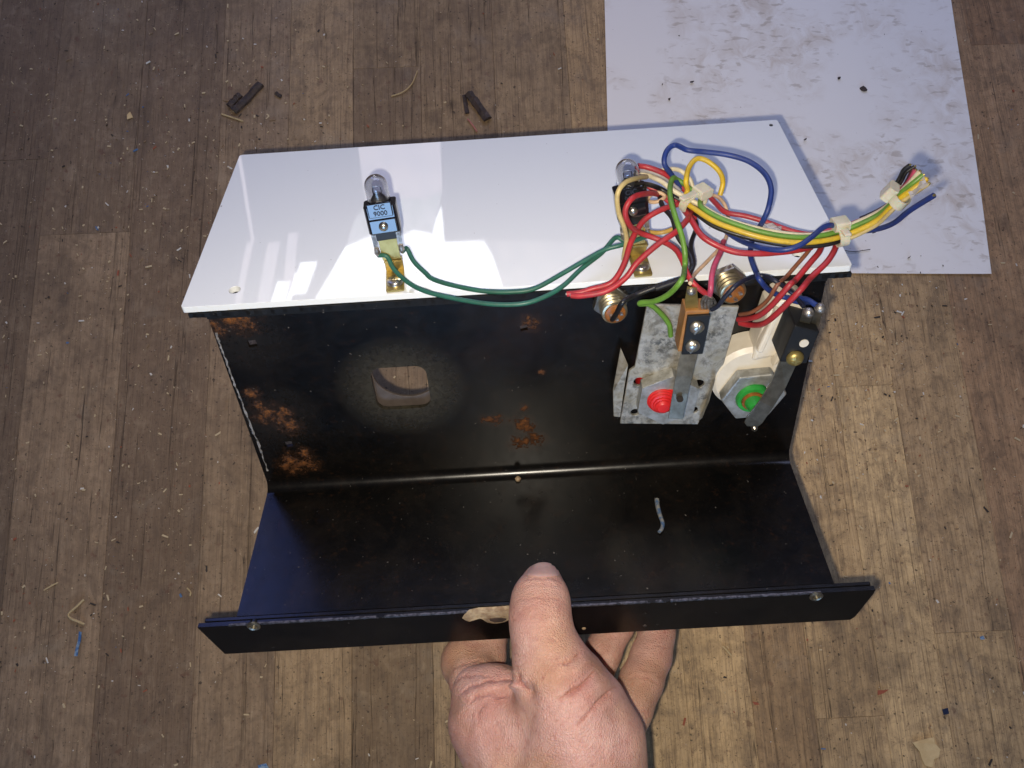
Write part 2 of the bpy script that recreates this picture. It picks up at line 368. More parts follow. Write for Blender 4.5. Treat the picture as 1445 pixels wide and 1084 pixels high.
# ------------------------------------------------------------------ unseen daylight openings, assumed from what the gloss reflects
def glow(name, col, st, var=None):
    x = NT(name); x.t.nodes.remove(x.b); e = x.n('ShaderNodeEmission', i_Strength=st)
    if var:
        f = x.ramp(x.noise(x.coord(), var[1], 4, 0.6), 0.42, 0.58); x.put(e.inputs[0], x.mix(f, col, var[0]))
    else: e.inputs[0].default_value = (*col, 1)
    x.t.links.new(e.outputs[0], x.t.nodes['Material Output'].inputs[0]); return x.m
E_sky = glow('daylight_white', (0.95, 0.97, 1.0), 6.5)
E_cur = glow('daylight_curtain', (1.0, 0.86, 0.88), 1.9, ((0.8, 0.72, 0.78), 14))
E_tree = glow('daylight_foliage', (0.62, 0.70, 0.66), 1.7, ((0.95, 0.97, 1.0), 30))
E_blue = glow('assumed_blue_daylight', (0.22, 0.31, 0.95), 4.0)
E_back = glow('assumed_back_daylight', (0.36, 0.60, 1.0), 10.0)
M_frame = plain('window_frame_paint', (0.10, 0.10, 0.11), rough=0.6)
win = empty('window', Matrix.Translation((-0.3, 1.6, 0.0))); tag(win, kind='structure')  # out of view; assumed from the reflection in the white plate
def pane(name, pts, m, y=1.6, par=None):
    V, F = prism([(p[0]+0.3, p[1]) for p in pts], 0, 0.004)
    return mk(name, [(v.x, v.z+(y-1.6), v.y) for v in V], F, m, par or win)
pane('curtain_pane', [(-0.380, 0.02), (-0.215, 0.02), (-0.223, 0.135), (-0.26, 0.150), (-0.30, 0.142), (-0.34, 0.153), (-0.380, 0.145)], E_cur)
pane('foliage_pane', [(-0.380, 0.146), (-0.34, 0.154), (-0.30, 0.143), (-0.26, 0.151), (-0.224, 0.137), (-0.232, 0.16), (-0.245, 0.19), (-0.255, 0.215), (-0.29, 0.205), (-0.33, 0.218), (-0.37, 0.205), (-0.43, 0.225), (-0.41, 0.18)], E_tree)
pane('sky_pane', [(-0.435, 0.227), (-0.37, 0.207), (-0.33, 0.220), (-0.29, 0.207), (-0.254, 0.218), (-0.243, 0.19), (-0.229, 0.165), (-0.231, 0.238), (-0.150, 0.243), (-0.135, 0.275), (-0.105, 0.42), (-0.53, 0.42), (-0.512, 0.33)], E_sky)
pane('foliage_pane', [(-0.148, 0.243), (0.115, 0.272), (0.125, 0.36), (-0.112, 0.39), (-0.133, 0.275)], glow('daylight_pale_foliage', (0.55, 0.55, 0.62), 0.9, ((1.0, 0.86, 0.86), 22)))
for k, (xa, xb, za, zb, s, m) in enumerate([(-0.545, -0.525, 0.19, 0.30, -0.03, E_cur), (-0.590, -0.565, 0.205, 0.34, -0.05, E_cur), (-0.585, -0.556, 0.285, 0.345, -0.03, E_sky),
                                       (-0.530, -0.495, 0.25, 0.315, -0.035, E_sky), (-0.545, -0.535, 0.27, 0.33, -0.03, E_sky), (-0.635, -0.622, 0.20, 0.33, -0.05, E_cur), (-0.625, -0.619, 0.03, 0.2, 0.0, E_cur)]):
    pane('louvre_pane', [(xa, za), (xb, za), (xb+s, zb), (xa+s, zb)], m)
mk('window_frame', *join(*[([(v[0]+0.3, v[1]-1.6, v[2]) for v in b[0]], b[1]) for b in (
    box(-1.05, -0.99, 1.607, 1.66, 0.0, 1.3), box(0.16, 0.22, 1.607, 1.66, 0.0, 1.3), box(-0.99, 0.16, 1.607, 1.66, 1.24, 1.3), box(-0.99, 0.16, 1.607, 1.66, 0.45, 0.49))]), M_frame, win)
pane('assumed_upper_pane', [(-0.97, 0.50), (-0.69, 0.50), (-0.71, 1.2), (-0.97, 1.2)], E_blue, 1.601)  # assumed glowing pane, added for the blue reflection on the shelf's left
dr = empty('assumed_doorway', Matrix.Translation((-0.30, -1.7, 0.0))); tag(dr, kind='structure')  # added, unseen; placed so the first lamp's face reflects blue
mk('assumed_open_pane', *box(0.02, 0.62, -0.004, 0, 0.36, 1.0), E_back, dr)
mk('assumed_door_frame', *join(box(-0.05, 0.015, -0.05, 0.01, 0, 1.06), box(0.625, 0.69, -0.05, 0.01, 0, 1.06), box(0.015, 0.625, -0.05, 0.01, 1.005, 1.06)), M_frame, dr)
tag(mk('floor', *box(-4, 4, -4, 4, -0.92, -0.9), plain('concrete_floor', (0.10, 0.095, 0.09), (0.07, 0.066, 0.062), 6, 0.85)), kind='structure')  # unseen, added to keep world light from coming up from below

# ------------------------------------------------------------------ paper sheet
br = bench(1397, 388); tr_ = bench(1340, 0); up = (tr_-br).normalized(); lf = Vector((-up.y, up.x, 0))
nx, ny = 22, 30; V = []; F = []
for lay in (0.0, -0.00012):
    for j in range(ny+1):
        for i in range(nx+1):
            p = br + lf*(0.2115*i/nx) + up*(0.297*j/ny)
            zz = 0.0011 + 0.0005*math.sin(i*0.5+1)*math.sin(j*0.33) + 0.0016*math.exp(-i/1.6)*math.exp(-((j-9)/9)**2)
            V.append((p.x, p.y, zz+lay))
n1 = (nx+1)*(ny+1)
for j in range(ny):
    for i in range(nx):
        a = j*(nx+1)+i; q = (a, a+1, a+nx+2, a+nx+1); F += [q, tuple(k+n1 for k in q[::-1])]
rim = [i for i in range(nx)] + [j*(nx+1)+nx for j in range(ny)] + [ny*(nx+1)+nx-i for i in range(nx)] + [(ny-j)*(nx+1) for j in range(ny)]
for k in range(len(rim)): a, b = rim[k], rim[(k+1) % len(rim)]; F.append((a, b, b+n1, a+n1))
tag(mk('paper_sheet', V, F, M_paper, smooth=40), 'white paper sheet with brown finger smudges lying on the workbench', 'paper')
P_o, P_l, P_u = br, lf, up

# ------------------------------------------------------------------ the held panel
bx = empty('control_panel', MBOX)
tag(bx, 'stepped black metal control panel with white top plate, two lamps and push buttons', 'control panel')
def at_b(px, py): q = hit(px, py, MB, 0.0); return (q.x, q.y)
# back panel with its openings (u, v in the panel's own plane)
T = 0.0016; RAD = 0.0045
def rot_rect(cx, cy, a, b, ang, r=0.0):
    q = rrect(-a, a, -b, b, r) if r else [(-a, -b), (a, -b), (a, b), (-a, b)]
    return [(cx+x*math.cos(ang)-y*math.sin(ang), cy+x*math.sin(ang)+y*math.cos(ang)) for x, y in q]
hc = at_b(566, 548); hw = abs(at_b(604, 548)[0]-at_b(526, 550)[0])/2; hh = abs(at_b(566, 519)[1]-at_b(566, 578)[1])/2
holes = [rrect(hc[0]-hw, hc[0]+hw, hc[1]-hh, hc[1]+hh, 0.0042)]
for (px, py) in ((356, 485), (407, 627)):
    a = at_b(px, py); holes.append(rot_rect(a[0], a[1], 0.0017, 0.0015, 0.1))
a = at_b(739, 463); holes.append(rot_rect(a[0], a[1], 0.0014, 0.0012, 0.2))
rust = [(at_b(337, 450), 0.0045), (at_b(344, 456), 0.0040), (at_b(304, 462), 0.0032), (at_b(322, 452), 0.0040),
        (at_b(356, 555), 0.0024), (at_b(362, 572), 0.0026), (at_b(367, 590), 0.0024), (at_b(396, 590), 0.0036), (at_b(410, 601), 0.0040), (at_b(402, 583), 0.0030), (at_b(380, 585), 0.0045),
        (at_b(405, 658), 0.0038), (at_b(420, 655), 0.0045), (at_b(436, 655), 0.0038), (at_b(428, 640), 0.0030), (at_b(414, 648), 0.004),
        (at_b(690, 592), 0.0024), (at_b(702, 592), 0.0024), (at_b(735, 597), 0.0036), (at_b(744, 603), 0.0034), (at_b(742, 622), 0.0040), (at_b(755, 619), 0.0036), (at_b(730, 624), 0.0032),
        (at_b(748, 455), 0.0026), (at_b(763, 525), 0.0012), (at_b(752, 461), 0.0018), (at_b(740, 575), 0.0016)]
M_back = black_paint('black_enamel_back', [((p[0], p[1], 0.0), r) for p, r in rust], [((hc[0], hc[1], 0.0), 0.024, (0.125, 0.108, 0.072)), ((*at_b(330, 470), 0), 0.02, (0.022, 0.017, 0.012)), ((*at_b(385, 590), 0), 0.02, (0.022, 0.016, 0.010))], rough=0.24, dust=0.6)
V, F = prism([(-W/2, RAD), (W/2, RAD), (W/2, BH), (-W/2, BH)], -T, 0, holes)
o = mk('back_panel', V, F, M_back, bx); o.matrix_local = MB
# folded bend and shelf as one sheet
M_shelf = black_paint('black_enamel_shelf', [((*at_b(408, 630), 0.0), 0.001)], rough=0.25, dust=0.5)
def fold():
    # centre of the bend radius, in (y, z): tangent to both inner faces
    th0 = Vector((-cb, sb)); th1 = Vector((sc, cc)); s_ = RAD
    c0 = Vector((sb, cb))*s_; ctr = c0 + th0*RAD
    a0 = math.atan2(-th0.y, -th0.x); a1 = math.atan2(-th1.y, -th1.x)
    if a1 > a0: a1 -= 2*math.pi
    pts = [(ctr+Vector((math.cos(a0+(a1-a0)*i/10), math.sin(a0+(a1-a0)*i/10)))*RAD, ctr+Vector((math.cos(a0+(a1-a0)*i/10), math.sin(a0+(a1-a0)*i/10)))*(RAD+T)) for i in range(11)]
    pts.append((Vector((CFR.y, CFR.z)), Vector((CFR.y, CFR.z))-th1*T))
    return pts
pf = fold(); V = []; F = []
nxs = 24
for i in range(nxs+1):
    x = -W/2 + W*i/nxs
    V += [(x, a.x, a.y) for a, b in pf] + [(x, b.x, b.y) for a, b in reversed(pf)]
m = 2*len(pf)
for i in range(nxs):
    for k in range(m): a, b = i*m+k, i*m+(k+1) % m; F.append((a, b, b+m, a+m))
F += [tuple(range(m)), tuple(range(nxs*m, (nxs+1)*m))]
mk('shelf_panel', V, F, M_shelf, bx, smooth=35)
# front flange: two strips with ears past the shelf, corners cut
MD = Matrix(((1, 0, 0, 0), (0, 0, -1, CFR.y), (0, 1, 0, CFR.z), (0, 0, 0, 1)))
hL = hit(358, 884, MD, 0.0045); hR = hit(1152, 842, MD, 0.0045)
M_flange = black_paint('black_enamel_flange', rough=0.22, dust=0.35)
fh = [circ(hL.x, hL.y, 0.0016, 14), circ(hR.x, hR.y, 0.0016, 14)]
V, F = prism([(-WD/2+0.0046, -DH), (WD/2-0.0050, -DH), (WD/2-0.0036, -DH+0.002), (WD/2, -0.0015), (WD/2, 0.0006), (-WD/2, 0.0006), (-WD/2, 0)], 0.0024, 0.0042, fh)
o = mk('front_flange', V, F, M_flange, bx, bev=0.0003); o.matrix_local = MD
V, F = prism([(-WD/2+0.003, -0.012), (WD/2-0.003, -0.012), (WD/2-0.0008, 0.0004), (-WD/2+0.002, 0.0004)], 0.0003, 0.0020)
o = mk('inner_strip', V, F, M_flange, bx, bev=0.0003); o.matrix_local = MD
for h in (hL, hR):
    V, F = lathe([(0.0024, 0.0040), (0.0025, 0.0046), (0.0020, 0.0050), (0.0014, 0.0048), (0.0013, 0.0030)], 20, h.x, h.y)
    o = mk('rivet_eye', V, F, M_steel, bx, smooth=40); o.matrix_local = MD
V = []; F = []                                          # worn top edge, its lavender highlight put into the strip's colour
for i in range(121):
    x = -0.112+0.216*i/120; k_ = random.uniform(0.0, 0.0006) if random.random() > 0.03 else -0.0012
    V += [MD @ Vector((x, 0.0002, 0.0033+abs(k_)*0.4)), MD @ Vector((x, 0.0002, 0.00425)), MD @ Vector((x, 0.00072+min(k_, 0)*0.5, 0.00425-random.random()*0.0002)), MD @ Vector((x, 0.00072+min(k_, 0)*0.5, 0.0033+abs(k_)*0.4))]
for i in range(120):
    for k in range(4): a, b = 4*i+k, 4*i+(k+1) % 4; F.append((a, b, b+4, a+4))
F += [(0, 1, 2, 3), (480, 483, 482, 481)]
mk('worn_edge_highlight', V, F, M_worn_highlight, bx)
# chipped filler on the flange
cp = [(652, 873), (655, 868), (662, 861), (676, 858), (698, 857), (722, 855), (730, 870), (720, 875), (712, 879), (700, 881), (688, 879), (678, 872), (666, 869), (656, 876)]
pts = [hit(a, b, MD, 0.0044) for a, b in cp]; ctr = sum(pts, Vector())/len(pts)
V = [MD @ Vector((p.x, p.y, 0.0042)) for p in pts] + [MD @ Vector((p.x*0.8+ctr.x*0.2, p.y*0.8+ctr.y*0.2, 0.0048+0.0004*random.random())) for p in pts] + [MD @ Vector((ctr.x, ctr.y, 0.0046))]
n = len(pts); F = [(i, (i+1) % n, n+(i+1) % n, n+i) for i in range(n)] + [(n+i, n+(i+1) % n, 2*n) for i in range(n)]
mk('chipped_patch', V, F, M_chip, bx, smooth=60)
q = hit(703, 874, MD, 0.0048)
mk('dark_chip', *xf(prism([(q.x+0.0030*math.cos(t)*(1+0.2*math.sin(3*t)), q.y+0.0013*math.sin(t)) for t in [i*math.pi/6 for i in range(12)]], 0.0046, 0.0053), MD), M_darkwood, bx)
for px, py in ((824, 887), (910, 883)):
    q = hit(px, py, MD, 0.0042); mk('paint_blister', *xf(lathe([(0.0009, 0.0041), (0.0007, 0.0044), (0.0003, 0.0046)], 10, q.x, q.y), MD), M_darkwood if px > 900 else M_chip, bx, smooth=60)
# scraped seam along the left edge of the back panel
V, F = tube([pb(px, py, 0.0002) for px, py in ((305, 470), (311, 487), (318, 507), (328, 534), (338, 560), (350, 590), (362, 620), (371, 645), (377, 664))], 0.0005, 6, 6)
for j in range(len(V)//6):
    ring_ = V[6*j:6*j+6]; c_ = sum(ring_, Vector())/6; k_ = random.uniform(0.25, 1.15); dx = random.uniform(-0.00025, 0.00025)
    for v in ring_: v.x = c_.x+(v.x-c_.x)*k_+dx; v.y = c_.y+(v.y-c_.y)*k_; v.z = c_.z+(v.z-c_.z)*k_
mk('scraped_seam', V, F, M_scratch, bx, smooth=50)
# bezel behind the square opening
ac = hit(573, 523, MB, -0.0050).xy
V, F = prism(rrect(ac[0]-0.019, ac[0]+0.019, ac[1]-0.022, ac[1]+0.018, 0.004), -0.0056, -0.0045, [circ(ac[0], ac[1], 0.0131, 40)])
o = mk('opening_bezel', V, F, plain('bezel_brown', (0.085, 0.068, 0.060), (0.06, 0.046, 0.04), 200, 0.6), bx, bev=0.0004); o.matrix_local = MB
# white plate and the black sheet under it
def pl2(px, py): q = hit(px, py, MPL, 0); return (q.x, q.y)
ph = [circ(*pl2(331, 409), 0.0021, 20), circ(*pl2(1126, 358), 0.0021, 20)]
V, F = prism(rrect(-WP/2, WP/2, PYF, PYB, 0.0012, 3), PZ-0.0025, PZ, ph)
mk('top_plate', V, F, M_white, bx, bev=0.00035)
jag = [(-WP/2+0.002+(WP-0.002)*i/160, PYF-0.0004-0.0005*random.random()) for i in range(161)]
V, F = prism(jag+[(WP/2, PYB-0.001), (-WP/2+0.002, PYB-0.001)], PZ-0.0045, PZ-0.0027, [circ(*pl2(331, 409), 0.0019, 14)])
mk('backing_sheet', V, F, M_blackedge, bx)
mk('bracing_strip', *box(-W/2, W/2, BTOP.y-0.001, BTOP.y+0.012, PZ-0.0064, PZ-0.0047), M_blackedge, bx)
for px, py in ((1088, 177),):
    q = pl2(px, py); mk('rivet_head', *lathe([(0.0009, PZ-0.0002), (0.0008, PZ+0.0002), (0.0003, PZ+0.0003)], 10, *q), M_matte, bx, smooth=60)

# ------------------------------------------------------------------ lamp holders
def text_mesh(txt, size):
    cu = bpy.data.curves.new('t', 'FONT'); cu.body = txt; cu.size = size; cu.align_x = 'CENTER'; cu.align_y = 'CENTER'; cu.extrude = 0.00005; cu.resolution_u = 3; cu.offset = 0.00003
    ob = bpy.data.objects.new('t', cu); C.objects.link(ob); dg = bpy.context.evaluated_depsgraph_get()
    me = ob.evaluated_get(dg).to_mesh(); V = [v.co.copy() for v in me.vertices]; F = [tuple(p.vertices) for p in me.polygons]
    ob.evaluated_get(dg).to_mesh_clear(); bpy.data.objects.remove(ob); return V, F
def lamp(px, py, yaw, lean, label, pitch=R(-6)):
    base = pp(px, py, 0.0)
    Mf = Matrix.Translation(base) @ Matrix.Rotation(yaw, 4, 'Z')
    Ml = Mf @ Matrix.Rotation(lean, 4, 'Y') @ Matrix.Rotation(pitch, 4, 'X')
    hz = 0.0130; hw_, hd, hht = 0.0056, 0.0034, 0.0165
    L = mk('lamp_holder', *xf(prism(rrect(-hw_, hw_, -hd, hd, 0.0012), hz+0.0044, hz+hht-0.0022), Ml), M_gloss, bx, bev=0.0007)
    L['label'] = label
    # brass angle: foot on the plate, upright to the holder
    V, F = join(xf(prism(rrect(-0.0032, 0.0032, -0.0125, 0.0006, 0.0008), 0.0002, 0.0009), Mf),
                xf(box(-0.0032, 0.0032, -0.0003, 0.0006, 0.0006, 0.0062), Mf),
                xf(box(-0.0032, 0.0032, -0.0022, -0.0013, 0.0062, hz+0.006), Ml), xf(box(-0.0032, 0.0032, -0.0022, 0.0006, 0.0054, 0.0062), Mf))
    mk('angle_bracket', V, F, M_brass, L, bev=0.0002)
    mk('screw', *xf(join(lathe([(0.0029, 0.0009), (0.0029, 0.0016), (0.0024, 0.0023), (0.0012, 0.0026)], 22, 0, -0.0080), box(-0.0024, 0.0024, -0.0083, -0.0077, 0.0020, 0.00272)), Mf), M_nickel, L, smooth=40)
    mk('socket_base', *xf(box(-0.0050, 0.0050, -hd+0.0006, hd-0.0004, hz+0.0012, hz+0.0046), Ml), M_matte, L, bev=0.0004)
    # raised pads on the face
    mk('name_plate', *xf(box(-0.0042, 0.0042, -hd-0.0007, -hd+0.0004, hz+0.0107, hz+0.0160), Ml), M_gloss, L, bev=0.0003)
    mk('face_plate', *xf(box(-0.0046, 0.0046, -hd-0.0006, -hd+0.0004, hz+0.0046, hz+0.0098), Ml), M_gloss, L, bev=0.0003)
    mk('rivet', *xf(xf(lathe([(0.0016, 0), (0.0016, 0.0004), (0.0011, 0.0009), (0.0004, 0.0011)], 18), Matrix.Translation((0, -hd-0.0006, hz+0.0072)) @ Matrix.Rotation(R(90), 4, 'X')), Ml), M_nickel, L, smooth=50)
    tx = join(xf(text_mesh('CIC', 0.0024), Matrix.Translation((0, 0.00115, 0))), xf(text_mesh('9000', 0.0024), Matrix.Translation((0, -0.0011, 0))))
    mk('lettering', *xf(xf(tx, Matrix.Translation((0, -hd-0.00078, hz+0.0133)) @ Matrix.Rotation(R(90), 4, 'X')), Ml), M_ink, L)
    for s in (-1, 1):
        mk('solder_tag', *xf(join(box(s*0.0043-0.0008, s*0.0043+0.0008, -0.0030, -0.0026, hz-0.0035, hz+0.004), lathe([(0.0004, hz-0.0045), (0.0011, hz-0.003), (0.0008, hz-0.001)], 10, s*0.0043, -0.0030)), Ml), M_solder, L, smooth=45)
    # bulb: glass envelope, metal cap and the filament posts inside
    r = 0.0040; t0 = hz+hht-0.0040
    z1 = t0+0.0078; Mk = Ml @ Matrix.Translation((0, 0.0004, 0)); ri = r-0.00035; arc = [R(d) for d in range(12, 90, 13)]
    env = [(r*0.9, t0), (r, t0+0.001), (r, z1)] + [(r*math.cos(a), z1+r*math.sin(a)) for a in arc] + [(0.0001, z1+r), (0.0001, z1+ri)] + [(ri*math.cos(a), z1+ri*math.sin(a)) for a in arc[::-1]] + [(ri, z1), (ri, t0+0.0012), (ri*0.9, t0+0.0004)]
    mk('bulb', *xf(lathe(env, 26), Mk), M_glass, L, smooth=60)
    mk('filament_support', *xf(join(lathe([(0.0032, t0-0.001), (0.0032, t0+0.0030), (0.0022, t0+0.0042), (0.0008, t0+0.0056)], 16), tube([(-0.0011, 0, t0+0.002), (-0.0014, 0, t0+0.0072), (0, 0, t0+0.0078), (0.0014, 0, t0+0.0072), (0.0011, 0, t0+0.002)], 0.00018, 6, 3)), Ml), M_bulbin, L, smooth=40)
    return [Ml @ Vector((s*0.0043, -0.0032, hz-0.0038)) for s in (-1, 1)]
LT1 = lamp(558, 383, R(4), R(-3), 'black lamp holder with clear bulb standing alone on the white plate')
LT2 = lamp(899, 362, R(3), R(-7), 'black lamp holder with clear bulb under the tangle of wires')

# ------------------------------------------------------------------ barrel jacks on the back panel
def jack(px, py, label):
    q = hit(px, py, MB, 0.0); Mj = MB @ Matrix.Translation((q.x, q.y, 0)) @ Matrix.Rotation(R(6), 4, 'Y') @ Matrix.Scale(0.9, 4)
    pr = [(0.0050, 0.0015)]
    for k in range(4): pr += [(0.0052, 0.0034+k*0.0019), (0.0052, 0.0041+k*0.0019), (0.0044, 0.0046+k*0.0019), (0.0044, 0.0050+k*0.0019)]
    pr += [(0.0050, 0.0112), (0.0044, 0.0114)]
    J = mk('jack_socket', *xf(lathe(pr, 30), Mj), M_jack, bx, smooth=20); J['label'] = label
    mk('hex_nut', *xf(prism(circ(0, 0, 0.0074, 6, 0.3), 0.0022, 0.0050, [circ(0, 0, 0.0049, 24)]), Mj), M_nickel, J, bev=0.0003)
    mk('insulator', *xf(lathe([(0.0041, 0.0108), (0.0041, 0.0120), (0.0036, 0.0123)], 24), Mj), M_amber, J, smooth=40)
    for s, t in ((-1, 0.3), (0.2, -1), (1, 0.5)): mk('contact', *xf(box(s*0.002-0.0006, s*0.002+0.0006, t*0.0016-0.0003, t*0.0016+0.0003, 0.0115, 0.0140), Mj), M_solder, J)
    return Mj @ Vector((-0.0016, -0.001, 0.0138))
JK1 = jack(859, 418, 'threaded jack socket beside the bracket'); JK2 = jack(1022, 390, 'threaded jack socket half hidden behind the bracket')

# ------------------------------------------------------------------ red button on its bracket
NB = MB.to_3x3() @ Vector((0, 0, 1))
def quad_h(pts, w): return [hit(a, b, MB, w).xy for a, b in pts]
def hexnut(name, px, py, w0, h, r, par, rot=0.2, ri=0.006):
    q = hit(px, py, MB, w0+h)
    body = prism(circ(q.x, q.y, r, 6, rot), w0, w0+h, [circ(q.x, q.y, ri, 24)])
    return mk(name, *xf(body, MB), M_nut, par, bev=0.0007, seg=3), q
w0 = 0.0100
ol = [(913, 431), (1043, 433), (1017, 531), (1010, 536), (985, 599), (875, 598), (888, 524), (896, 518)]
hl = [((902, 539), 0.0021), ((986, 542), 0.0021), ((896, 582), 0.0017), ((979, 579), 0.0017)]
Vh = []
for (p, r) in hl: q = hit(*p, MB, w0); Vh.append(circ(q.x, q.y, r, 14))
ol2 = quad_h(ol, w0)
BRK = mk('button_bracket', *xf(prism(ol2, w0-0.0012, w0, Vh), MB), M_zinc, bx, bev=0.0002); BRK['label'] = 'worn zinc bracket carrying the red push button'
# side wings turned up toward the maker
Lw = [hit(886, 519, MB, w0), hit(876, 590, MB, w0)]
V, F = prism(quad_h([(896, 519), (886, 519), (876, 492), (866, 545), (866, 588), (876, 592)], w0+0.001), w0-0.0002, w0+0.0008)
def wing(a, b, ha, hb, out):
    A, B_ = hit(*a, MB, w0), hit(*b, MB, w0); pts = []
    for p, h in ((A, ha), (B_, hb)):
        pts.append((MB @ Vector((p.x, p.y, w0-0.0012)), MB @ Vector((p.x+out*0.0008, p.y, w0+h))))
    return strip([p[0] for p in pts], [p[1] for p in pts], MB.to_3x3() @ Vector((out, 0, 0)), 0.0011)
mk('bracket_wing', *strip([MB @ Vector((*hit(x, y, MB, w0).xy, w0-0.0012)) for x, y in ((887, 519), (881, 555), (876, 592))],
                          [pb(x, y, w) for x, y, w in ((876, 492, 0.0045), (865, 552, 0.0085), (866, 588, 0.0085))], NB, 0.0010), M_zinc, BRK, bev=0.0002)
mk('bracket_wing', *strip([MB @ Vector((*hit(x, y, MB, w0).xy, w0-0.0012)) for x, y in ((1011, 533), (999, 566), (986, 598))],
                          [pb(x, y, 0.0150) for x, y in ((1009, 536), (1001, 566), (991, 590))], NB, 0.0010), M_zinc, BRK, bev=0.0002)
_, q = hexnut('hex_nut', 943, 566, w0, 0.0050, 0.0122, BRK, 0.42, 0.0058)
q2 = hit(934, 567, MB, w0+0.006)
pr = [(0.0052, w0+0.001)]
for k, rr in enumerate((0.0060, 0.0054, 0.0050, 0.0045, 0.0036, 0.0030)):
    pr += [(rr, w0+0.0040+k*0.0009), (rr, w0+0.0046+k*0.0009), (rr-0.0005, w0+0.0049+k*0.0009)]
pr += [(0.0020, w0+0.0098)]
PLG = mk('plunger', *xf(lathe(pr, 30, q2.x, q2.y), MB), M_red, BRK, smooth=35)
mk('button_body', *xf(lathe([(0.0105, -0.0002), (0.0105, w0-0.0016)], 30, q.x, q.y), MB), M_red, BRK, smooth=40)
# contact block: fibre body with a dark cover, two screws, blade and tags
fr = quad_h([(970.5, 447), (1002.6, 445), (991.5, 500), (962, 501)], w0+0.0085)
fb = quad_h([(968, 441), (1002, 440), (992, 495), (957, 499)], w0+0.0080)
BLK = mk('contact_block', *xf(prism(fb, w0, w0+0.0072), MB), M_fibre, BRK, bev=0.0003)
mk('cover_plate', *xf(prism(fr, w0+0.0072, w0+0.0085), MB), M_matte, BLK, bev=0.0002)
for px, py in ((984, 464), (978, 490.5)):
    s = hit(px, py, MB, w0+0.0095)
    mk('screw', *xf(join(lathe([(0.0024, w0+0.0084), (0.0025, w0+0.0091), (0.0018, w0+0.0100), (0.0006, w0+0.0103)], 22, s.x, s.y), xf(box(-0.0021, 0.0021, -0.0003, 0.0003, w0+0.0090, w0+0.01035), Matrix.Translation((s.x, s.y, 0)) @ Matrix.Rotation(1.1, 4, 'Z'))), MB), M_screw, BLK, smooth=40)
mk('contact_blade', *strip([pb(x, y, w) for x, y, w in ((961.5, 496, w0+0.0062), (957.5, 511, w0+0.0077), (953.5, 531, w0+0.0098), (949, 556, w0+0.0122), (943, 591, w0+0.0150))],
                           [pb(x, y, w) for x, y, w in ((986, 497, w0+0.0062), (982, 511, w0+0.0077), (977, 531, w0+0.0098), (971.5, 556, w0+0.0122), (963.5, 592, w0+0.0150))], NB, 0.0005), M_steel, BLK, bev=0.0001)
s = hit(959.5, 563.5, MB, w0+0.0139); mk('blade_hole', *xf(lathe([(0.0012, w0+0.0133), (0.0012, w0+0.01425)], 16, s.x, s.y), MB), M_core, BLK)
mk('solder_tag', *strip([pb(x, y, w) for x, y, w in ((968.5, 443, w0+0.005), (966.5, 425, w0+0.007), (970, 405, w0+0.010))],
                        [pb(x, y, w) for x, y, w in ((984.5, 440, w0+0.005), (985, 425, w0+0.007), (983.5, 407, w0+0.010))], NB, 0.0005), M_brass, BLK)
s = pb(975.5, 411, w0+0.0095); mk('solder_blob', *xf(lathe([(0.0004, -0.0016), (0.0014, -0.0008), (0.0016, 0.0002), (0.0009, 0.0013), (0.0002, 0.0016)], 12), Matrix.Translation(s)), M_solder, BLK, smooth=60)
mk('solder_tag', *strip([pb(x, y, w) for x, y, w in ((989, 441, w0+0.003), (991, 424, w0+0.006))], [pb(x, y, w) for x, y, w in ((1004, 440, w0+0.003), (1004, 423, w0+0.006))], NB, 0.0006), M_solder, BLK)
TG1 = pb(1001, 418, w0+0.008)
for k in range(5):
    a = pb(992+4*k, 440-abs(k-2), w0+0.006); b = pb(996+2.2*k, 416+k, w0+0.009)
    mk('wire_strand', *tube([a, (a+b)/2+Vector((0.0004*k-0.001, 0, 0.0006)), b], 0.00045, 6, 4), M_solder, BLK, smooth=50)

# ------------------------------------------------------------------ green button in its cream housing
w1 = 0.0105
dc = hit(1061, 536, MB, w1); rd = abs(hit(1117, 540, MB, w1).x-hit(1005, 542, MB, w1).x)/2
HSG = mk('button_housing', *xf(lathe([(rd*1.02, 0.0003), (rd, w1-0.0015), (rd-0.0016, w1)], 44, dc.x, dc.y), MB), M_cream, bx, smooth=40)
HSG['label'] = 'cream plastic housing of the green push button with raised arm'
ar = quad_h([(1060, 512), (1096, 505), (1137, 443), (1140, 430), (1124, 421), (1098, 425), (1086, 437)], w1+0.0015)
mk('housing_arm', *xf(prism(ar, 0.0003, w1+0.0015), MB), M_cream, HSG, bev=0.0016, seg=3)
ar = quad_h([(1090, 520), (1100, 512), (1135, 448), (1127, 444)], w1+0.0045)
mk('housing_rib', *xf(prism(ar, w1, w1+0.0045), MB), M_cream, HSG, bev=0.0008)
ar = quad_h([(1068, 498), (1075, 500), (1102, 440), (1096, 437)], w1+0.0040)
mk('housing_rib', *xf(prism(ar, w1, w1+0.0040), MB), M_cream, HSG, bev=0.0008)
_, q = hexnut('hex_nut', 1064, 561, w1, 0.0048, 0.0122, HSG, 0.05, 0.0062)
mk('plunger', *xf(lathe([(0.0060, w1), (0.0061, w1+0.0055), (0.0056, w1+0.0066), (0.0043, w1+0.0066), (0.0040, w1+0.0058), (0.0034, w1+0.0058), (0.0032, w1+0.0085), (0.0022, w1+0.0110)], 32, q.x-0.0008, q.y), MB), M_green, HSG, smooth=35)
mk('spring_ring', *xf(lathe([(0.0042, w1+0.0050), (0.0041, w1+0.0072), (0.0033, w1+0.0074)], 26, q.x-0.0008, q.y), MB), M_amber, HSG, smooth=35)
ff = quad_h([(1122, 459), (1157, 468), (1138, 514), (1100, 511)], w1+0.0135)
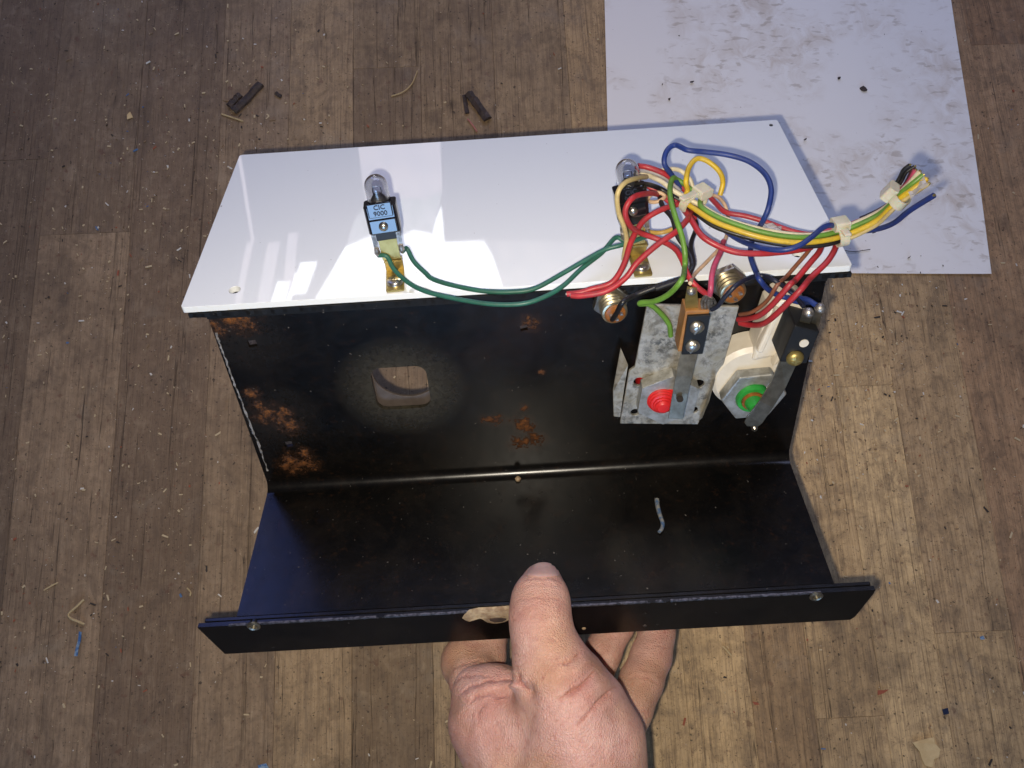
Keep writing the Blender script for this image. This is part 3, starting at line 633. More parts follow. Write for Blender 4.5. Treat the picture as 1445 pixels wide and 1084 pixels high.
BK2 = mk('contact_block', *xf(prism(ff, w1+0.0015, w1+0.0135), MB), M_matte, HSG, bev=0.0005)
s = hit(1134.5, 484.5, MB, w1+0.0136); mk('white_dot', *xf(lathe([(0.0016, w1+0.0130), (0.0016, w1+0.0138)], 20, s.x, s.y), MB), M_cream, BK2)
s = hit(1123, 508.5, MB, w1+0.0150)
mk('screw', *xf(join(lathe([(0.0029, w1+0.0134), (0.0030, w1+0.0142), (0.0024, w1+0.0152), (0.0010, w1+0.0157)], 24, s.x, s.y), box(s.x-0.0017, s.x+0.0017, s.y-0.0003, s.y+0.0003, w1+0.0148, w1+0.0158), box(s.x-0.0003, s.x+0.0003, s.y-0.0017, s.y+0.0017, w1+0.0148, w1+0.01585)), MB), M_brass, BK2, smooth=40)
cl = [((1101, 508), (1125, 512), 0.0100), ((1088, 540), (1109, 547), 0.0125), ((1072, 566), (1091, 575), 0.0150), ((1055, 588), (1076, 597), 0.0160), ((1050.5, 597), (1070, 602), 0.0160), ((1054, 601.5), (1064, 602.5), 0.0160)]
mk('contact_blade', *strip([pb(*a, w1+h) for a, b, h in cl], [pb(*b, w1+h) for a, b, h in cl], NB, 0.0006), M_steel, BK2, bev=0.0001)
for (a, b, c_, d) in (((1126, 462), (1141, 465), (1134, 438), (1148, 441)), ((1144, 460), (1155, 463), (1151, 432), (1163, 434))):
    mk('solder_tag', *strip([pb(*a, w1+0.009), pb(*c_, w1+0.0135)], [pb(*b, w1+0.009), pb(*d, w1+0.0135)], NB, 0.0006), M_steel, BK2)
    s = pb((c_[0]+d[0])/2, c_[1]+3, w1+0.0140); mk('solder_blob', *xf(lathe([(0.0004, -0.0018), (0.0016, -0.0010), (0.0020, 0.0002), (0.0011, 0.0014), (0.0002, 0.0018)], 12), Matrix.Translation(s)), M_solder, BK2, smooth=60)
s = hit(1065.5, 607, MB, 0.002); mk('panel_screw', *xf(lathe([(0.0013, -0.0005), (0.0013, 0.0014), (0.0007, 0.0021)], 16, s.x, s.y), MB), M_nickel, bx, smooth=40)

# ------------------------------------------------------------------ wiring harness
wh = empty('wiring_harness', MBOX); tag(wh, 'tangled multicoloured wiring harness with cable ties lying over the white plate', 'wires')
def wm(n, c, r=0.42):
    x = NT('insulation_'+n); v = x.coord(); g_ = sum(c)/3
    b = x.mix(x.ramp(x.noise(v, 170, 4, 0.6), 0.3, 0.7), c, tuple(k*0.66+g_*0.06 for k in c))
    b = x.mix(x.ramp(x.noise(v, 420, 5, 0.75), 0.50, 0.68, 0, 0.55), b, tuple(k*0.45+0.03 for k in c))
    x.set(Base_Color=b, Roughness=x.ramp(x.noise(v, 300, 3, 0.6), 0.3, 0.7, r-0.06, r+0.14)); x.bump(x.noise(v, 500, 3, 0.6), 0.12, 0.0004); return x.m
MWR = {'red': wm('red', (0.42, 0.022, 0.030)), 'pink': wm('pink', (0.50, 0.06, 0.13)), 'blue': wm('blue', (0.012, 0.035, 0.19)), 'green': wm('green', (0.13, 0.29, 0.035)),
       'teal': wm('teal', (0.020, 0.120, 0.082)), 'yellow': wm('yellow', (0.66, 0.44, 0.015)), 'amber': wm('amber', (0.52, 0.32, 0.06)), 'cream': wm('cream', (0.70, 0.62, 0.42)), 'straw': wm('straw', (0.55, 0.42, 0.17)),
       'black': wm('black', (0.010, 0.010, 0.012)), 'navy': wm('navy', (0.010, 0.013, 0.03)), 'brown': wm('brown', (0.25, 0.085, 0.04)), 'plum': wm('plum', (0.075, 0.018, 0.022)),
       'grey': wm('grey', (0.36, 0.34, 0.35)), 'tan': wm('tan', (0.60, 0.40, 0.24))}
def wire(col, pts, r=0.00100, sub=9, ends=''):
    P = []
    for p in pts:
        if isinstance(p, Vector): P.append(p)
        elif p[0] == 'b': P.append(pb(p[1], p[2], p[3]*0.001))
        elif p[0] == 'd': P.append(IBOX @ pix(p[1], p[2], p[3]*0.001))
        else: P.append(pp(p[0], p[1], p[2]*0.001))
    r *= 0.88; o = mk('wire', *tube(P, r, 12, sub), MWR[col], wh, smooth=60); o['label'] = col+' insulated wire'
    for e in ends:
        a, b = (P[0], P[1]) if e == 's' else (P[-1], P[-2]); d = (a-b).normalized()
        mk('copper_end', *tube([a-d*0.001, a+d*0.0004], r*0.5, 8, 0), M_solder if e == 's' else M_brass, o)
    return o
# green pair between the lamps
wire('teal', [LT1[0], (546, 362, 8), (556, 380, 5), (575, 398, 3), (600, 411, 2.4), (640, 421, 2), (690, 429, 2), (735, 429, 2.4), (766, 420, 3), (794, 404, 4), (821, 379, 6), (849, 357, 8), (868, 336, 10), LT2[0]], 0.00095)
wire('teal', [LT1[1], (574, 351, 9), (584, 369, 6), (600, 385, 4), (611, 394, 3.4), (640, 403, 3), (683, 411, 3), (724, 412, 3.4), (755, 407, 4), (794, 386, 6), (830, 365, 8.5), (855, 352, 10), (880, 345, 11), LT2[1]], 0.00095)
# reds
wire('red', [(800, 415, 1.6), (818, 413, 2.2), (835, 408, 3), (863, 399, 5), (880, 374, 9), (891, 340, 14), (907, 313, 17), (927, 299, 19), (948, 291, 19), (966, 286, 17)], 0.00115, ends='s')
wire('red', [(806, 417, 1.8), (821, 417.5, 2.2), (855, 411, 4), (882, 393, 7), (899, 371, 11), (927, 346, 15), (954, 327, 17.5), (969, 311, 18), (975, 300, 15)], 0.00115, ends='s')
wire('red', [(950, 290, 13), (934, 277, 16), (917, 273, 25), (894, 278.5, 30), (882.5, 297, 27), (888, 317, 21), (902, 328, 15), (928.5, 338, 12), (951, 350, 12), (962, 366, 11.5), (970.6, 388, 10), (982, 403.5, 8), TG1], 0.0011)
wire('red', [(962, 292, 13), (968, 300, 16.5), (977, 313, 16.5), (990.5, 333, 15), (1013, 347, 13), (1039, 356, 12), (1072, 358, 11), (1101, 356, 10), (1125, 353, 9.5), (1145, 349, 8.5)], 0.0012)
wire('red', [(1000, 276, 12), (1010, 287, 13), (1024, 299.5, 14), (1052, 305, 14), (1083, 314, 13), (1120, 327, 12), (1150, 331, 11.5), (1185, 324, 12)], 0.00105)
wire('pink', [(1021, 341, 9), (1017, 355, 9.5), (1008, 375, 9.5), (1004, 392.5, 9), (1003, 408, 7), TG1], 0.0011)
wire('red', [(900, 234, 28), (915, 236.5, 28), (935, 244, 26), (950, 254, 23), (964, 266, 20), (975, 278, 17)], 0.0011)
wire('red', [(899, 256, 22), (912, 262, 21), (930, 272, 19), (944, 279.6, 18), (959.5, 288.5, 16.5), (973, 302, 14), (981, 309, 12)], 0.0011)
wire('red', [(1160, 346, 8), (1155, 357, 8), (1144, 370, 7), (1122, 396, 4), ('b', 1114.5, 402, 18), ('b', 1090, 430, 17), ('b', 1072, 445, 14), ('b', 1055, 450, 9), ('b', 1042, 451, 5)], 0.00115)
wire('red', [(1181, 342, 9), (1176, 356, 9), (1165, 372, 8), (1144, 392, 6), ('b', 1129, 410, 22), ('b', 1097, 442, 20), ('b', 1077, 457, 15), ('b', 1060, 459, 9), ('b', 1044, 456, 5)], 0.00115)
wire('brown', [(1147, 345, 8.5), (1138, 358, 7.5), (1124, 374, 5), (1110, 390, 3), ('b', 1097, 402, 16), ('b', 1082, 425, 14), ('b', 1062, 440, 11), ('b', 1044, 444, 6)], 0.0008)
# blues
wire('blue', [(962, 266, 20), (948.5, 248, 25), (937.5, 231, 30), (941, 213, 33), (953, 205, 34), (970.6, 212, 34), (995, 214.5, 33), (1028, 219, 32), (1057, 228, 31), (1079, 245, 29), (1088, 266, 27), (1085, 291, 24), (1077, 311, 19), (1067, 328, 9), (1061, 341, 6), (1059, 361.5, 6), (1067, 385, 4), ('b', 1072, 395, 14), ('b', 1087, 411, 12), ('b', 1109.5, 420, 13), ('b', 1136, 422, 20), ('b', 1152, 431, 24)], 0.00105)
wire('blue', [(1012, 316, 8), (1030, 330.5, 8.5), (1050, 342, 10), (1075, 350, 12.5), (1103, 353, 14.5), (1127, 347, 16), (1146, 334, 17.5), (1160.6, 322, 18), (1173, 318, 17), (1190, 322, 12), (1215, 326, 8.5), (1241, 322.6, 13), (1262.5, 314, 20), (1284, 297, 28), (1317.6, 276, 37)], 0.00105, ends='e')
wire('blue', [('b', 1112, 424, 12), ('b', 1130, 428, 16), ('b', 1146, 428, 22), ('b', 1156, 433, 24)], 0.0007)
wire('navy', [('b', 1004, 437, 17), ('b', 1013, 432, 18), ('b', 1024, 418, 19), ('b', 1040, 402, 18), (1060, 392, 4.5), (1077, 390, 4), ('b', 1094.6, 397, 15), ('b', 1119.5, 415, 16), ('b', 1134, 433, 23)], 0.0009)
# main bundle: parallel wires following one path, each with its own place in the section
path = [(946, 262, 19), (972, 281, 19), (990, 296, 17.5), (1012, 311, 16), (1040, 322, 15), (1072, 331, 14), (1105, 337, 13), (1135, 339, 12.5), (1165, 336, 12.5), (1190, 329, 13), (1215, 319, 16), (1240, 306, 20), (1258, 291, 25), (1271, 277, 29), (1285, 265, 32.5), (1303, 250, 36)]
PC = [pp(a, b, c*0.001) for a, b, c in path]
def bundle(col, s, h, r=0.0009, i0=0, i1=None, ext=None, pre=None, fan=0.0, ends='e'):
    i1 = i1 or len(PC)-1; P = []
    for i in range(i0, i1):
        t = (PC[min(i+1, len(PC)-1)]-PC[max(i-1, 0)]).normalized(); side = t.cross(Vector((0, 0, 1))).normalized()
        u = i/(len(PC)-1); f = 1+fan*max(0, (u-0.85))*6
        wob = 0.00025*math.sin(i*1.3+s*5+h*3)
        P.append(PC[i]+side*(s*0.001*f+wob)+Vector((0, 0, 0.001*h)))
    if pre: P = [pp(a, b, c*0.001) for a, b, c in pre] + P
    if ext: P += [pp(a, b, c*0.001) for a, b, c in ext]
    return wire(col, P, r, 7, ends)
bundle('yellow', 2.2, 0.6, 0.00105, 1, pre=[(1016, 276, 16), (1020, 257.5, 20), (1015, 242, 24), (999, 228, 27), (984, 224, 28), (973, 235, 27), (968, 255, 25), (970, 270, 21)], ext=[(1308, 252, 36.5)])
bundle('green', 0.4, 1.5, 0.00100, 2, pre=[(950, 251, 24), (960, 256, 22.5), (973, 266, 21), (988, 278, 19.5)], ext=[(1303, 247, 37)])
bundle('cream', -1.2, 1.2, 0.00100, 3, pre=[(897.5, 246, 24), (913, 247.5, 24.5), (933, 256, 24), (946, 266, 23), (962, 276, 21), (985, 288, 18.5)], ext=[(1298, 242, 37.5)])
bundle('pink', -2.7, 0.6, 0.00095, 8, ext=[(1292, 240, 37)])
bundle('black', 1.6, -1.3, 0.00100, 2, pre=[(892, 260, 31), (911, 260, 26), (928.5, 265, 21), (946, 275, 19), (966, 287, 17), (980, 300, 15)], ext=[(1305, 258, 35)])
bundle('plum', -3.6, -0.4, 0.00085, 4, ext=[(1288, 240, 36)], fan=0.4)
bundle('grey', -2.6, -0.9, 0.00080, 5, ext=[(1293, 245, 35)], fan=0.5)
bundle('black', -3.9, 0.5, 0.00075, 10, 13, ext=[(1262, 266, 29), (1270, 250, 33), (1275, 240, 36), (1284, 233, 38)])
bundle('black', -3.6, -0.3, 0.00070, 10, 13, ext=[(1264, 270, 28), (1273, 254, 32), (1279, 243, 35), (1291, 235, 37)])
bundle('yellow', 0.8, -0.2, 0.0009, 6, ext=[(1303, 254, 35)])
bundle('straw', 2.9, -1.0, 0.0008, 9, ext=[(1311, 259, 36)])
bundle('brown', -1.6, -0.6, 0.0009, 4, 14)
# loose light wires round the second lamp
wire('straw', [(912, 250, 26), (899, 251.5, 32), (882, 258, 35), (871.5, 274, 33), (873, 299.5, 26), (881, 321.6, 20), (884, 339, 14), (881, 358, 8), (880, 366, 5)], 0.00095)
wire('cream', [(929, 241, 24), (940, 239.5, 25), (951, 238.6, 25), (962, 242, 24), (974, 254, 22), (978, 268, 19)], 0.0009)
wire('grey', [(899, 241, 25), (915, 242, 26), (932, 248, 25), (948, 258, 22), (960, 270, 20)], 0.0008)
wire('amber', [(899, 314, 12), (906, 322, 11), (917, 327.5, 11), (935, 328, 12), (955, 320.5, 12.5), (973, 310, 12.5), (982, 304, 12)], 0.0009)
wire('tan', [(913, 281, 18), (920, 274, 20), (930, 272, 20.5), (938, 277, 19.5), (930, 284, 18.5), (918, 285, 17.5), (912, 280, 17)], 0.0008)
wire('tan', [(1000, 273, 13), (1015, 279.6, 14), (1024, 292, 13), (1028, 312, 9), (1026, 330, 7), (1019, 346, 7), (999, 368, 7), (979.5, 388, 7.5), ('b', 974, 400, 22)], 0.00075)
# green and black leads down to the switches
wire('green', [(962, 262, 20), (951, 251, 24.5), (946, 261, 25), (946, 280, 25), (953, 306, 23), (962, 333, 19), (966.5, 357, 15), (966, 379, 11), ('b', 962, 395, 27), ('b', 944, 415, 24), ('b', 924, 425, 20), ('b', 906, 427, 17), ('b', 903.5, 429, 16), ('b', 917, 430, 14.5), ('b', 933, 443, 13), ('b', 944, 458, 12), ('b', 946.5, 474, 11)], 0.00105)
wire('black', [(936, 268, 17.5), (931, 275, 18), (935, 291, 18.5), (948.5, 308, 17.5), (956, 333, 14), (970.6, 355, 11), (976.5, 372.5, 9), (970, 390, 7.5), (950, 397, 6), (922, 406.5, 4), (896, 417, 2), ('b', 879, 426.5, 19), ('b', 870, 442, 16), JK1], 0.001)
wire('black', [(975, 300, 12), (983, 318, 8), (975, 345, 8), (978, 375, 9), (960, 394, 7), (925, 408, 5)], 0.0009)
# cable ties: band round the bundle with a square head and trimmed tail
def tie(i, rs, rh, head, tail, skew=0.0, frac=0.0):
    c = PC[i].lerp(PC[min(i+1, len(PC)-1)], frac); t = (PC[min(i+1, len(PC)-1)]-PC[max(i-1, 0)]).normalized()
    side = t.cross(Vector((0, 0, 1))).normalized(); upv = side.cross(t).normalized()
    t = (t+side*skew).normalized()
    M = Matrix((side, upv, t)).transposed().to_4x4(); M.translation = c
    n = 28; V = []; F = []
    for k in range(n):
        a = 2*math.pi*k/n; ca, sa = math.cos(a), math.sin(a)
        for rr, zz in ((0, -0.0016), (0.0006, -0.0016), (0.0006, 0.0016), (0, 0.0016)): V.append(Vector(((rs+rr)*ca, (rh+rr)*sa, zz+skew*(rs*ca)*0.6)))
    for k in range(n):
        for j in range(4): a, b = 4*k+j, 4*k+(j+1) % 4; a2, b2 = 4*((k+1) % n)+j, 4*((k+1) % n)+(j+1) % 4; F.append((a, b, b2, a2))
    o = mk('cable_tie', *xf((V, F), M), M_tie, wh, smooth=50)
    hx, hy = head
    mk('tie_head', *xf(prism(rrect(hx-0.0027, hx+0.0027, hy-0.0014, hy+0.0020, 0.0008), -0.0025, 0.0025), M), M_tie, o, bev=0.0006, seg=3)
    mk('tie_tail', *xf(box(min(tail[0], tail[1]), max(tail[0], tail[1]), rh-0.0001, rh+0.0009, -0.0012, 0.0012), M), M_tie, o, bev=0.0003)
    return o
tie(1, 0.0046, 0.0034, (-0.0036, 0.0030), (-0.001, 0.0062), 0.0, 0.35)
tie(8, 0.0046, 0.0030, (-0.0004, 0.0036), (0.002, 0.0060), 0.0, 0.75)
tie(13, 0.0045, 0.0028, (0.0003, 0.0034), (-0.0062, -0.002), 0.0, -0.15)
# clear tape scraps round the bundle
for i, f_, s in ((12, 0.4, -0.0035), (14, 0.1, 0.003), (5, 0.5, -0.003)):
    c = PC[i].lerp(PC[i+1], f_); t = (PC[i+1]-PC[i]).normalized(); side = t.cross(Vector((0, 0, 1))).normalized()
    V = []; F = []
    for a in range(5):
        for b in range(4): V.append(c+t*(0.0016*(a-2))+side*(s*(0.5+0.4*b))+Vector((0, 0, 0.0016+0.0006*math.sin(a*2.1+b*1.3))))
    for a in range(4):
        for b in range(3): k = a*4+b; F.append((k, k+1, k+5, k+4))
    o = mk('clear_tape', V, F, M_tape, wh); so = o.modifiers.new('thick', 'SOLIDIFY'); so.thickness = 0.0001

# ------------------------------------------------------------------ the hand
def surface_nets(Fv, org, h):
    ins = Fv < 0
    nx, ny, nz = Fv.shape; cs = (nx-1, ny-1, nz-1)
    acc = np.zeros(cs+(3,)); cnt = np.zeros(cs)
    cor = [(i, j, k) for i in (0, 1) for j in (0, 1) for k in (0, 1)]
    def sl(c): return tuple(slice(c[a], c[a]+cs[a]) for a in range(3))
    for c in cor:
        for ax in range(3):
            if c[ax] == 0:
                d = list(c); d[ax] = 1; a, b = Fv[sl(c)], Fv[sl(d)]; mk_ = (a < 0) != (b < 0)
                t = np.where(mk_, a/(np.where(mk_, a-b, 1)), 0)
                for e in range(3):
                    v = c[e] + (t if e == ax else 0.0); acc[..., e] += np.where(mk_, v, 0)
                cnt += mk_
    act = cnt > 0; idx = -np.ones(cs, int); idx[act] = np.arange(act.sum())
    g = np.argwhere(act); V = (g + acc[act]/cnt[act][:, None])*h + org
    Fs = []
    for ax in range(3):
        a = [slice(1, -1)]*3; a[ax] = slice(0, -1); b = list(a); b[ax] = slice(1, None)
        s0, s1 = ins[tuple(a)], ins[tuple(b)]; e = np.argwhere(s0 != s1); off = np.array([1, 1, 1]); off[ax] = 0
        e = e + off; u, v = [q for q in range(3) if q != ax]
        flip = ins[tuple(e.T)]
        du = np.zeros(3, int); du[u] = 1; dv = np.zeros(3, int); dv[v] = 1
        q = np.stack([idx[tuple((e-du-dv).T)], idx[tuple((e-dv).T)], idx[tuple(e.T)], idx[tuple((e-du).T)]], 1)
        if ax == 1: flip = ~flip
        q[~flip] = q[~flip][:, ::-1]; Fs.append(q)
    F_ = np.concatenate(Fs); return V, F_[(F_ >= 0).all(1)]
# each row: pixel x, y of the axis, its distance from the camera (mm) and radius (mm), first and second end
def A(px, py, d): return np.array([(px-CX)/FPX*d, (CY-py)/FPX*d, -d])
def cone(P, a, b, ra, rb):
    ba = b-a; t = np.clip(((P-a)@ba)/(ba@ba), 0, 1); return np.linalg.norm(P-a-t[..., None]*ba, axis=-1)-(ra+(rb-ra)*t)
def smin(a, b, k):
    h = np.clip(0.5+0.5*(b-a)/k, 0, 1); return b*(1-h)+a*h-k*h*(1-h)
h = 0.95
ext = [(640, 860, 380), (960, 880, 380), (620, 1000, 300), (960, 1130, 290), (760, 790, 300)]
lo = np.array([-38.0, -186.0, -396.0]); hi = np.array([70.0, -62.0, -268.0])
nn = np.ceil((hi-lo)/h).astype(int)
G = np.stack(np.meshgrid(*[lo[i]+h*np.arange(nn[i]) for i in range(3)], indexing='ij'), -1)
def chain(pts, k=2.5):
    d = None
    for (a, b) in zip(pts[:-1], pts[1:]):
        c = cone(G, A(*a[:3]), A(*b[:3]), a[3], b[3]); d = c if d is None else smin(d, c, k)
    return d
# thumb: flattened tip resting on the shelf, joint over the flange, base and ball
thumb = chain([(765, 823, 321.5, 7.4), (763, 846, 315.5, 10.0), (762, 872, 311, 10.4), (766, 898, 308.5, 10.5), (773, 925, 306, 11.3), (784, 956, 304, 13.4)], 3.0)
ball = chain([(784, 956, 304, 13.0), (804, 1000, 304, 16.5), (822, 1050, 306, 20.5), (824, 1130, 308, 24)], 6)
side = chain([(702, 993, 322, 13.2), (700, 1018, 322, 16.3), (745, 1090, 318, 22)], 5)
side = smin(side, chain([(672, 977, 326, 9.0), (700, 977, 323, 8.4), (722, 975, 318, 6.0)], 3), 4)
idx_ = chain([(668, 962, 339, 9.5), (661, 932, 350, 9.4), (682, 895, 358, 8.8), (700, 862, 364, 8.0)], 3)
idx_ = smin(idx_, chain([(655, 938, 350, 8.0), (690, 930, 354, 7.0)], 3), 5)
mid = chain([(664, 866, 371, 7.0), (697, 903, 365, 5.8)], 2)
mid2 = chain([(752, 1010, 340, 9.0), (757, 945, 352, 8.5), (790, 880, 366, 8.2), (800, 850, 372, 8.0)], 3)
ring = chain([(820, 1030, 338, 9.0), (836, 962, 352, 7.3), (850, 922, 358, 7.2), (869, 882, 364, 7.2), (881, 850, 369, 7.2)], 3)
pink_ = chain([(862, 1060, 333, 10), (889, 1000, 343, 8.4), (905, 962, 349, 8.3), (919, 926, 356, 7.9), (927, 896, 361, 6.9), (933, 858, 367, 6.8)], 3)
palm = chain([(720, 1030, 334, 14), (800, 1050, 334, 17), (840, 1080, 332, 17), (810, 1160, 326, 24)], 8)
D = smin(ball, thumb, 6.0)
D = smin(D, cone(G, A(810, 926, 309), A(816, 938, 308), 4.2, 5.4), 3.0)
D = smin(D, cone(G, A(823, 956, 309), A(838, 984, 309), 7.0, 9.5), 4.0)
Yp = CY-FPX*G[..., 1]/-G[..., 2]; kk = np.clip(3.0+(Yp-968)*0.32, 3.0, 17.0)
D = smin(D, side, kk)
low = smin(palm, pink_, 3); low = smin(low, ring, 0.5); low = smin(low, mid2, 0.8); low = smin(low, idx_, 3)
low = np.minimum(low, mid)
D = smin(D, low, 1.3)
V, Fq = surface_nets(D, lo, h)
me = bpy.data.meshes.new('hand'); me.from_pydata((V*0.001).tolist(), [], Fq.tolist()); me.validate()
me.polygons.foreach_set('use_smooth', [True]*len(me.polygons))
hand = bpy.data.objects.new('hand', me); C.objects.link(hand)
sm = hand.modifiers.new('s', 'SMOOTH'); sm.factor = 0.5; sm.iterations = 7
sd = hand.modifiers.new('d', 'SUBSURF'); sd.levels = 1; sd.render_levels = 1
dg = bpy.context.evaluated_depsgraph_get(); m2 = bpy.data.meshes.new_from_object(hand.evaluated_get(dg)); hand.modifiers.clear(); hand.data = m2
nv = len(m2.vertices); co = np.empty(nv*3); m2.vertices.foreach_get('co', co); co = co.reshape(-1, 3)
no = np.empty(nv*3); m2.vertices.foreach_get('normal', no); no = no.reshape(-1, 3)
if np.mean(np.sum(no*(co-co.mean(0)), 1)) < 0: m2.flip_normals(); no = -no
U = CX+FPX*co[:, 0]/-co[:, 2]; Vp = CY-FPX*co[:, 1]/-co[:, 2]; face = np.clip(-(no*co).sum(1)/np.linalg.norm(co, axis=1)*4.0+0.25, 0, 1)
front = -co[:, 2]*1000
# folds in the skin: polyline, depth mm, width px, nearest/farthest distance
folds = [([(719, 852), (735, 846), (760, 843), (785, 845), (803, 853)], 0.28, 2.2, 0, 330), ([(720, 877), (728, 872)], 0.35, 2.0, 0, 330), ([(768, 872), (790, 868)], 0.18, 2.0, 0, 330),
         ([(728, 903), (745, 899), (766, 902)], 0.14, 2, 0, 330), ([(770, 893), (790, 890)], 0.14, 2, 0, 330), ([(723, 889), (748, 886), (772, 884)], 0.10, 2, 0, 330),
         ([(842, 945), (832, 957), (818, 968), (798, 982), (780, 990)], 1.3, 2.6, 0, 330), ([(838, 950), (828, 962), (812, 974), (796, 986)], 0.9, 8.0, 0, 330), ([(874, 968), (856, 978), (840, 992), (824, 1012), (808, 1028)], 0.95, 2.6, 0, 330), ([(864, 976), (846, 990), (830, 1008)], 0.7, 8.0, 0, 330), ([(824, 916), (816, 926), (804, 934), (786, 940)], 0.8, 2.4, 0, 330), ([(820, 920), (808, 932), (794, 938)], 0.5, 6.5, 0, 330),
         ([(834, 944), (818, 960), (796, 972)], 0.30, 2.4, 0, 330),
         ([(730, 948), (733, 958), (736, 970), (741, 980)], 1.1, 3.6, 0, 340), ([(636, 968), (650, 957), (668, 952), (690, 955), (706, 961)], 0.5, 2.2, 0, 345), ([(645, 985), (662, 970), (685, 962), (710, 960), (730, 963)], 0.7, 2.4, 0, 345),
         ([(660, 1000), (672, 985), (690, 979), (706, 984), (724, 983)], 0.7, 2.6, 0, 345), ([(676, 1020), (678, 1004), (688, 992)], 0.45, 2.6, 0, 345), ([(640, 946), (655, 936), (675, 933), (705, 937), (728, 944)], 0.5, 2.4, 0, 352),
         ([(690, 1000), (700, 1020), (712, 1040)], 0.2, 3, 0, 345),
         ([(884, 961), (897, 955), (915, 957), (934, 968)], 0.4, 2.4, 330, 400), ([(893, 944), (915, 946), (932, 950)], 0.22, 2.2, 330, 400), ([(905, 915), (925, 911), (948, 915)], 0.28, 2.2, 330, 400),
         ([(845, 905), (868, 899), (892, 903)], 0.28, 2.2, 330, 400), ([(842, 935), (862, 934), (878, 940)], 0.25, 2.2, 330, 400), ([(900, 1002), (913, 1006), (922, 1002)], 0.2, 2.2, 330, 400),
         ([(738, 818), (750, 816.5), (768, 816), (784, 817), (793, 819)], 0.32, 2.0, 0, 330), ([(726, 836), (740, 827), (765, 823), (788, 826), (800, 834)], 0.22, 3.2, 0, 330)]
rr = np.random.default_rng(3)
for k in range(170):                                     # fine wrinkles across the ball of the thumb and the knuckle
    cx_, cy_ = rr.uniform(700, 850), rr.uniform(905, 1080); L_ = rr.uniform(6, 20); an = rr.uniform(-0.9, -0.3) if cx_ > 745 else rr.uniform(-0.7, 0.4)
    folds.append(([(cx_-L_*math.cos(an), cy_-L_*math.sin(an)), (cx_, cy_+rr.uniform(-2, 2)), (cx_+L_*math.cos(an), cy_+L_*math.sin(an))], rr.uniform(0.06, 0.20), rr.uniform(1.3, 2.1), 0, 340))
disp = np.zeros(nv); cre = np.zeros(nv)
for pl, dep, wd, d0, d1 in folds:
    best = np.full(nv, 1e9); P = np.stack([U, Vp], 1); tp = np.zeros(nv); ns = len(pl)-1
    jit = 1.6*np.sin(U*0.31+Vp*0.23)+0.9*np.sin(U*0.83-Vp*0.57); P = P+jit[:, None]*0.6
    for q_, (a, b) in enumerate(zip(pl[:-1], pl[1:])):
        a = np.array(a, float); b = np.array(b, float); ba = b-a; t = np.clip(((P-a)@ba)/(ba@ba), 0, 1)
        dd = np.linalg.norm(P-a-t[:, None]*ba, axis=1); tp = np.where(dd < best, (q_+t)/ns, tp); best = np.minimum(best, dd)
    tap = np.clip(np.sin(np.pi*np.clip(tp, 0.02, 0.98))*1.6, 0, 1); wd = wd*0.8; face_ = face; 
    g = tap*np.exp(-(best/wd)**2)*face*((front > d0) & (front < d1)); gb = np.exp(-((best-2.2*wd)/(1.3*wd))**2)*face*((front > d0) & (front < d1))
    disp -= 0.62*dep*g; disp += 0.12*dep*gb*tap; cre = np.maximum(cre, g*min(1, dep*1.0))
for cx_, cy_, ra, am in ((690, 972, 12, 0.5), (720, 972, 9, 0.9), (760, 985, 26, 0.4), (700, 945, 16, 0.3), (655, 1000, 16, 0.4), (830, 1000, 18, 0.5)):
    disp += am*np.exp(-((U-cx_)**2+(Vp-cy_)**2)/ra**2)*face*(front < 345)
for pl, am, wd in (([(644, 950), (664, 943), (692, 943), (722, 951)], 0.55, 6.5), ([(655, 985), (676, 974), (702, 969), (728, 967)], 0.75, 6.0), ([(722, 968), (729, 967)], 0.9, 6.5), ([(648, 1010), (662, 996), (684, 988), (708, 990)], 0.5, 7.0), ([(672, 1030), (676, 1012), (690, 1000)], 0.4, 6.0), ([(826, 934), (814, 946)], 0.7, 8.0), ([(852, 962), (836, 976)], 0.8, 9.0)):
    best = np.full(nv, 1e9); P = np.stack([U, Vp], 1)
    for a, b in zip(pl[:-1], pl[1:]):
        a = np.array(a, float); b = np.array(b, float); ba = b-a; t = np.clip(((P-a)@ba)/(ba@ba), 0, 1); best = np.minimum(best, np.linalg.norm(P-a-t[:, None]*ba, axis=1))
    disp += am*np.exp(-(best/wd)**2)*face*(front < 345)
for pl, am, wd in (([(748, 985), (738, 1030), (722, 1084)], -1.5, 17), ([(786, 950), (802, 1000), (816, 1084)], 0.9, 24), ([(868, 1010), (880, 1050), (884, 1084)], -0.7, 16), ([(690, 1005), (680, 1045), (690, 1084)], 0.7, 16)):
    best = np.full(nv, 1e9); P = np.stack([U, Vp], 1)
    for a, b in zip(pl[:-1], pl[1:]):
        a = np.array(a, float); b = np.array(b, float); ba = b-a; t = np.clip(((P-a)@ba)/(ba@ba), 0, 1); best = np.minimum(best, np.linalg.norm(P-a-t[:, None]*ba, axis=1))
    disp += am*np.exp(-(best/wd)**2)*face*(front < 345)
disp -= 2.0*np.exp(-((U-743)**2+((Vp-977)*0.8)**2)/9.0**2)*face*(front < 340)
co2 = co + no*(disp*0.001)[:, None]
m2.vertices.foreach_set('co', co2.ravel()); at = m2.attributes.new('crease', 'FLOAT', 'POINT'); at.data.foreach_set('value', cre.astype(np.float32))
m2.polygons.foreach_set('use_smooth', [True]*len(m2.polygons)); m2.materials.clear(); m2.materials.append(M_skin); m2.update()
hand.matrix_world = MC
tag(hand, 'bare left hand gripping the front flange of the black panel, thumb on top', 'hand')
bvh = BVHTree.FromPolygons([Vector(c) for c in co2], [tuple(p.vertices) for p in m2.polygons])
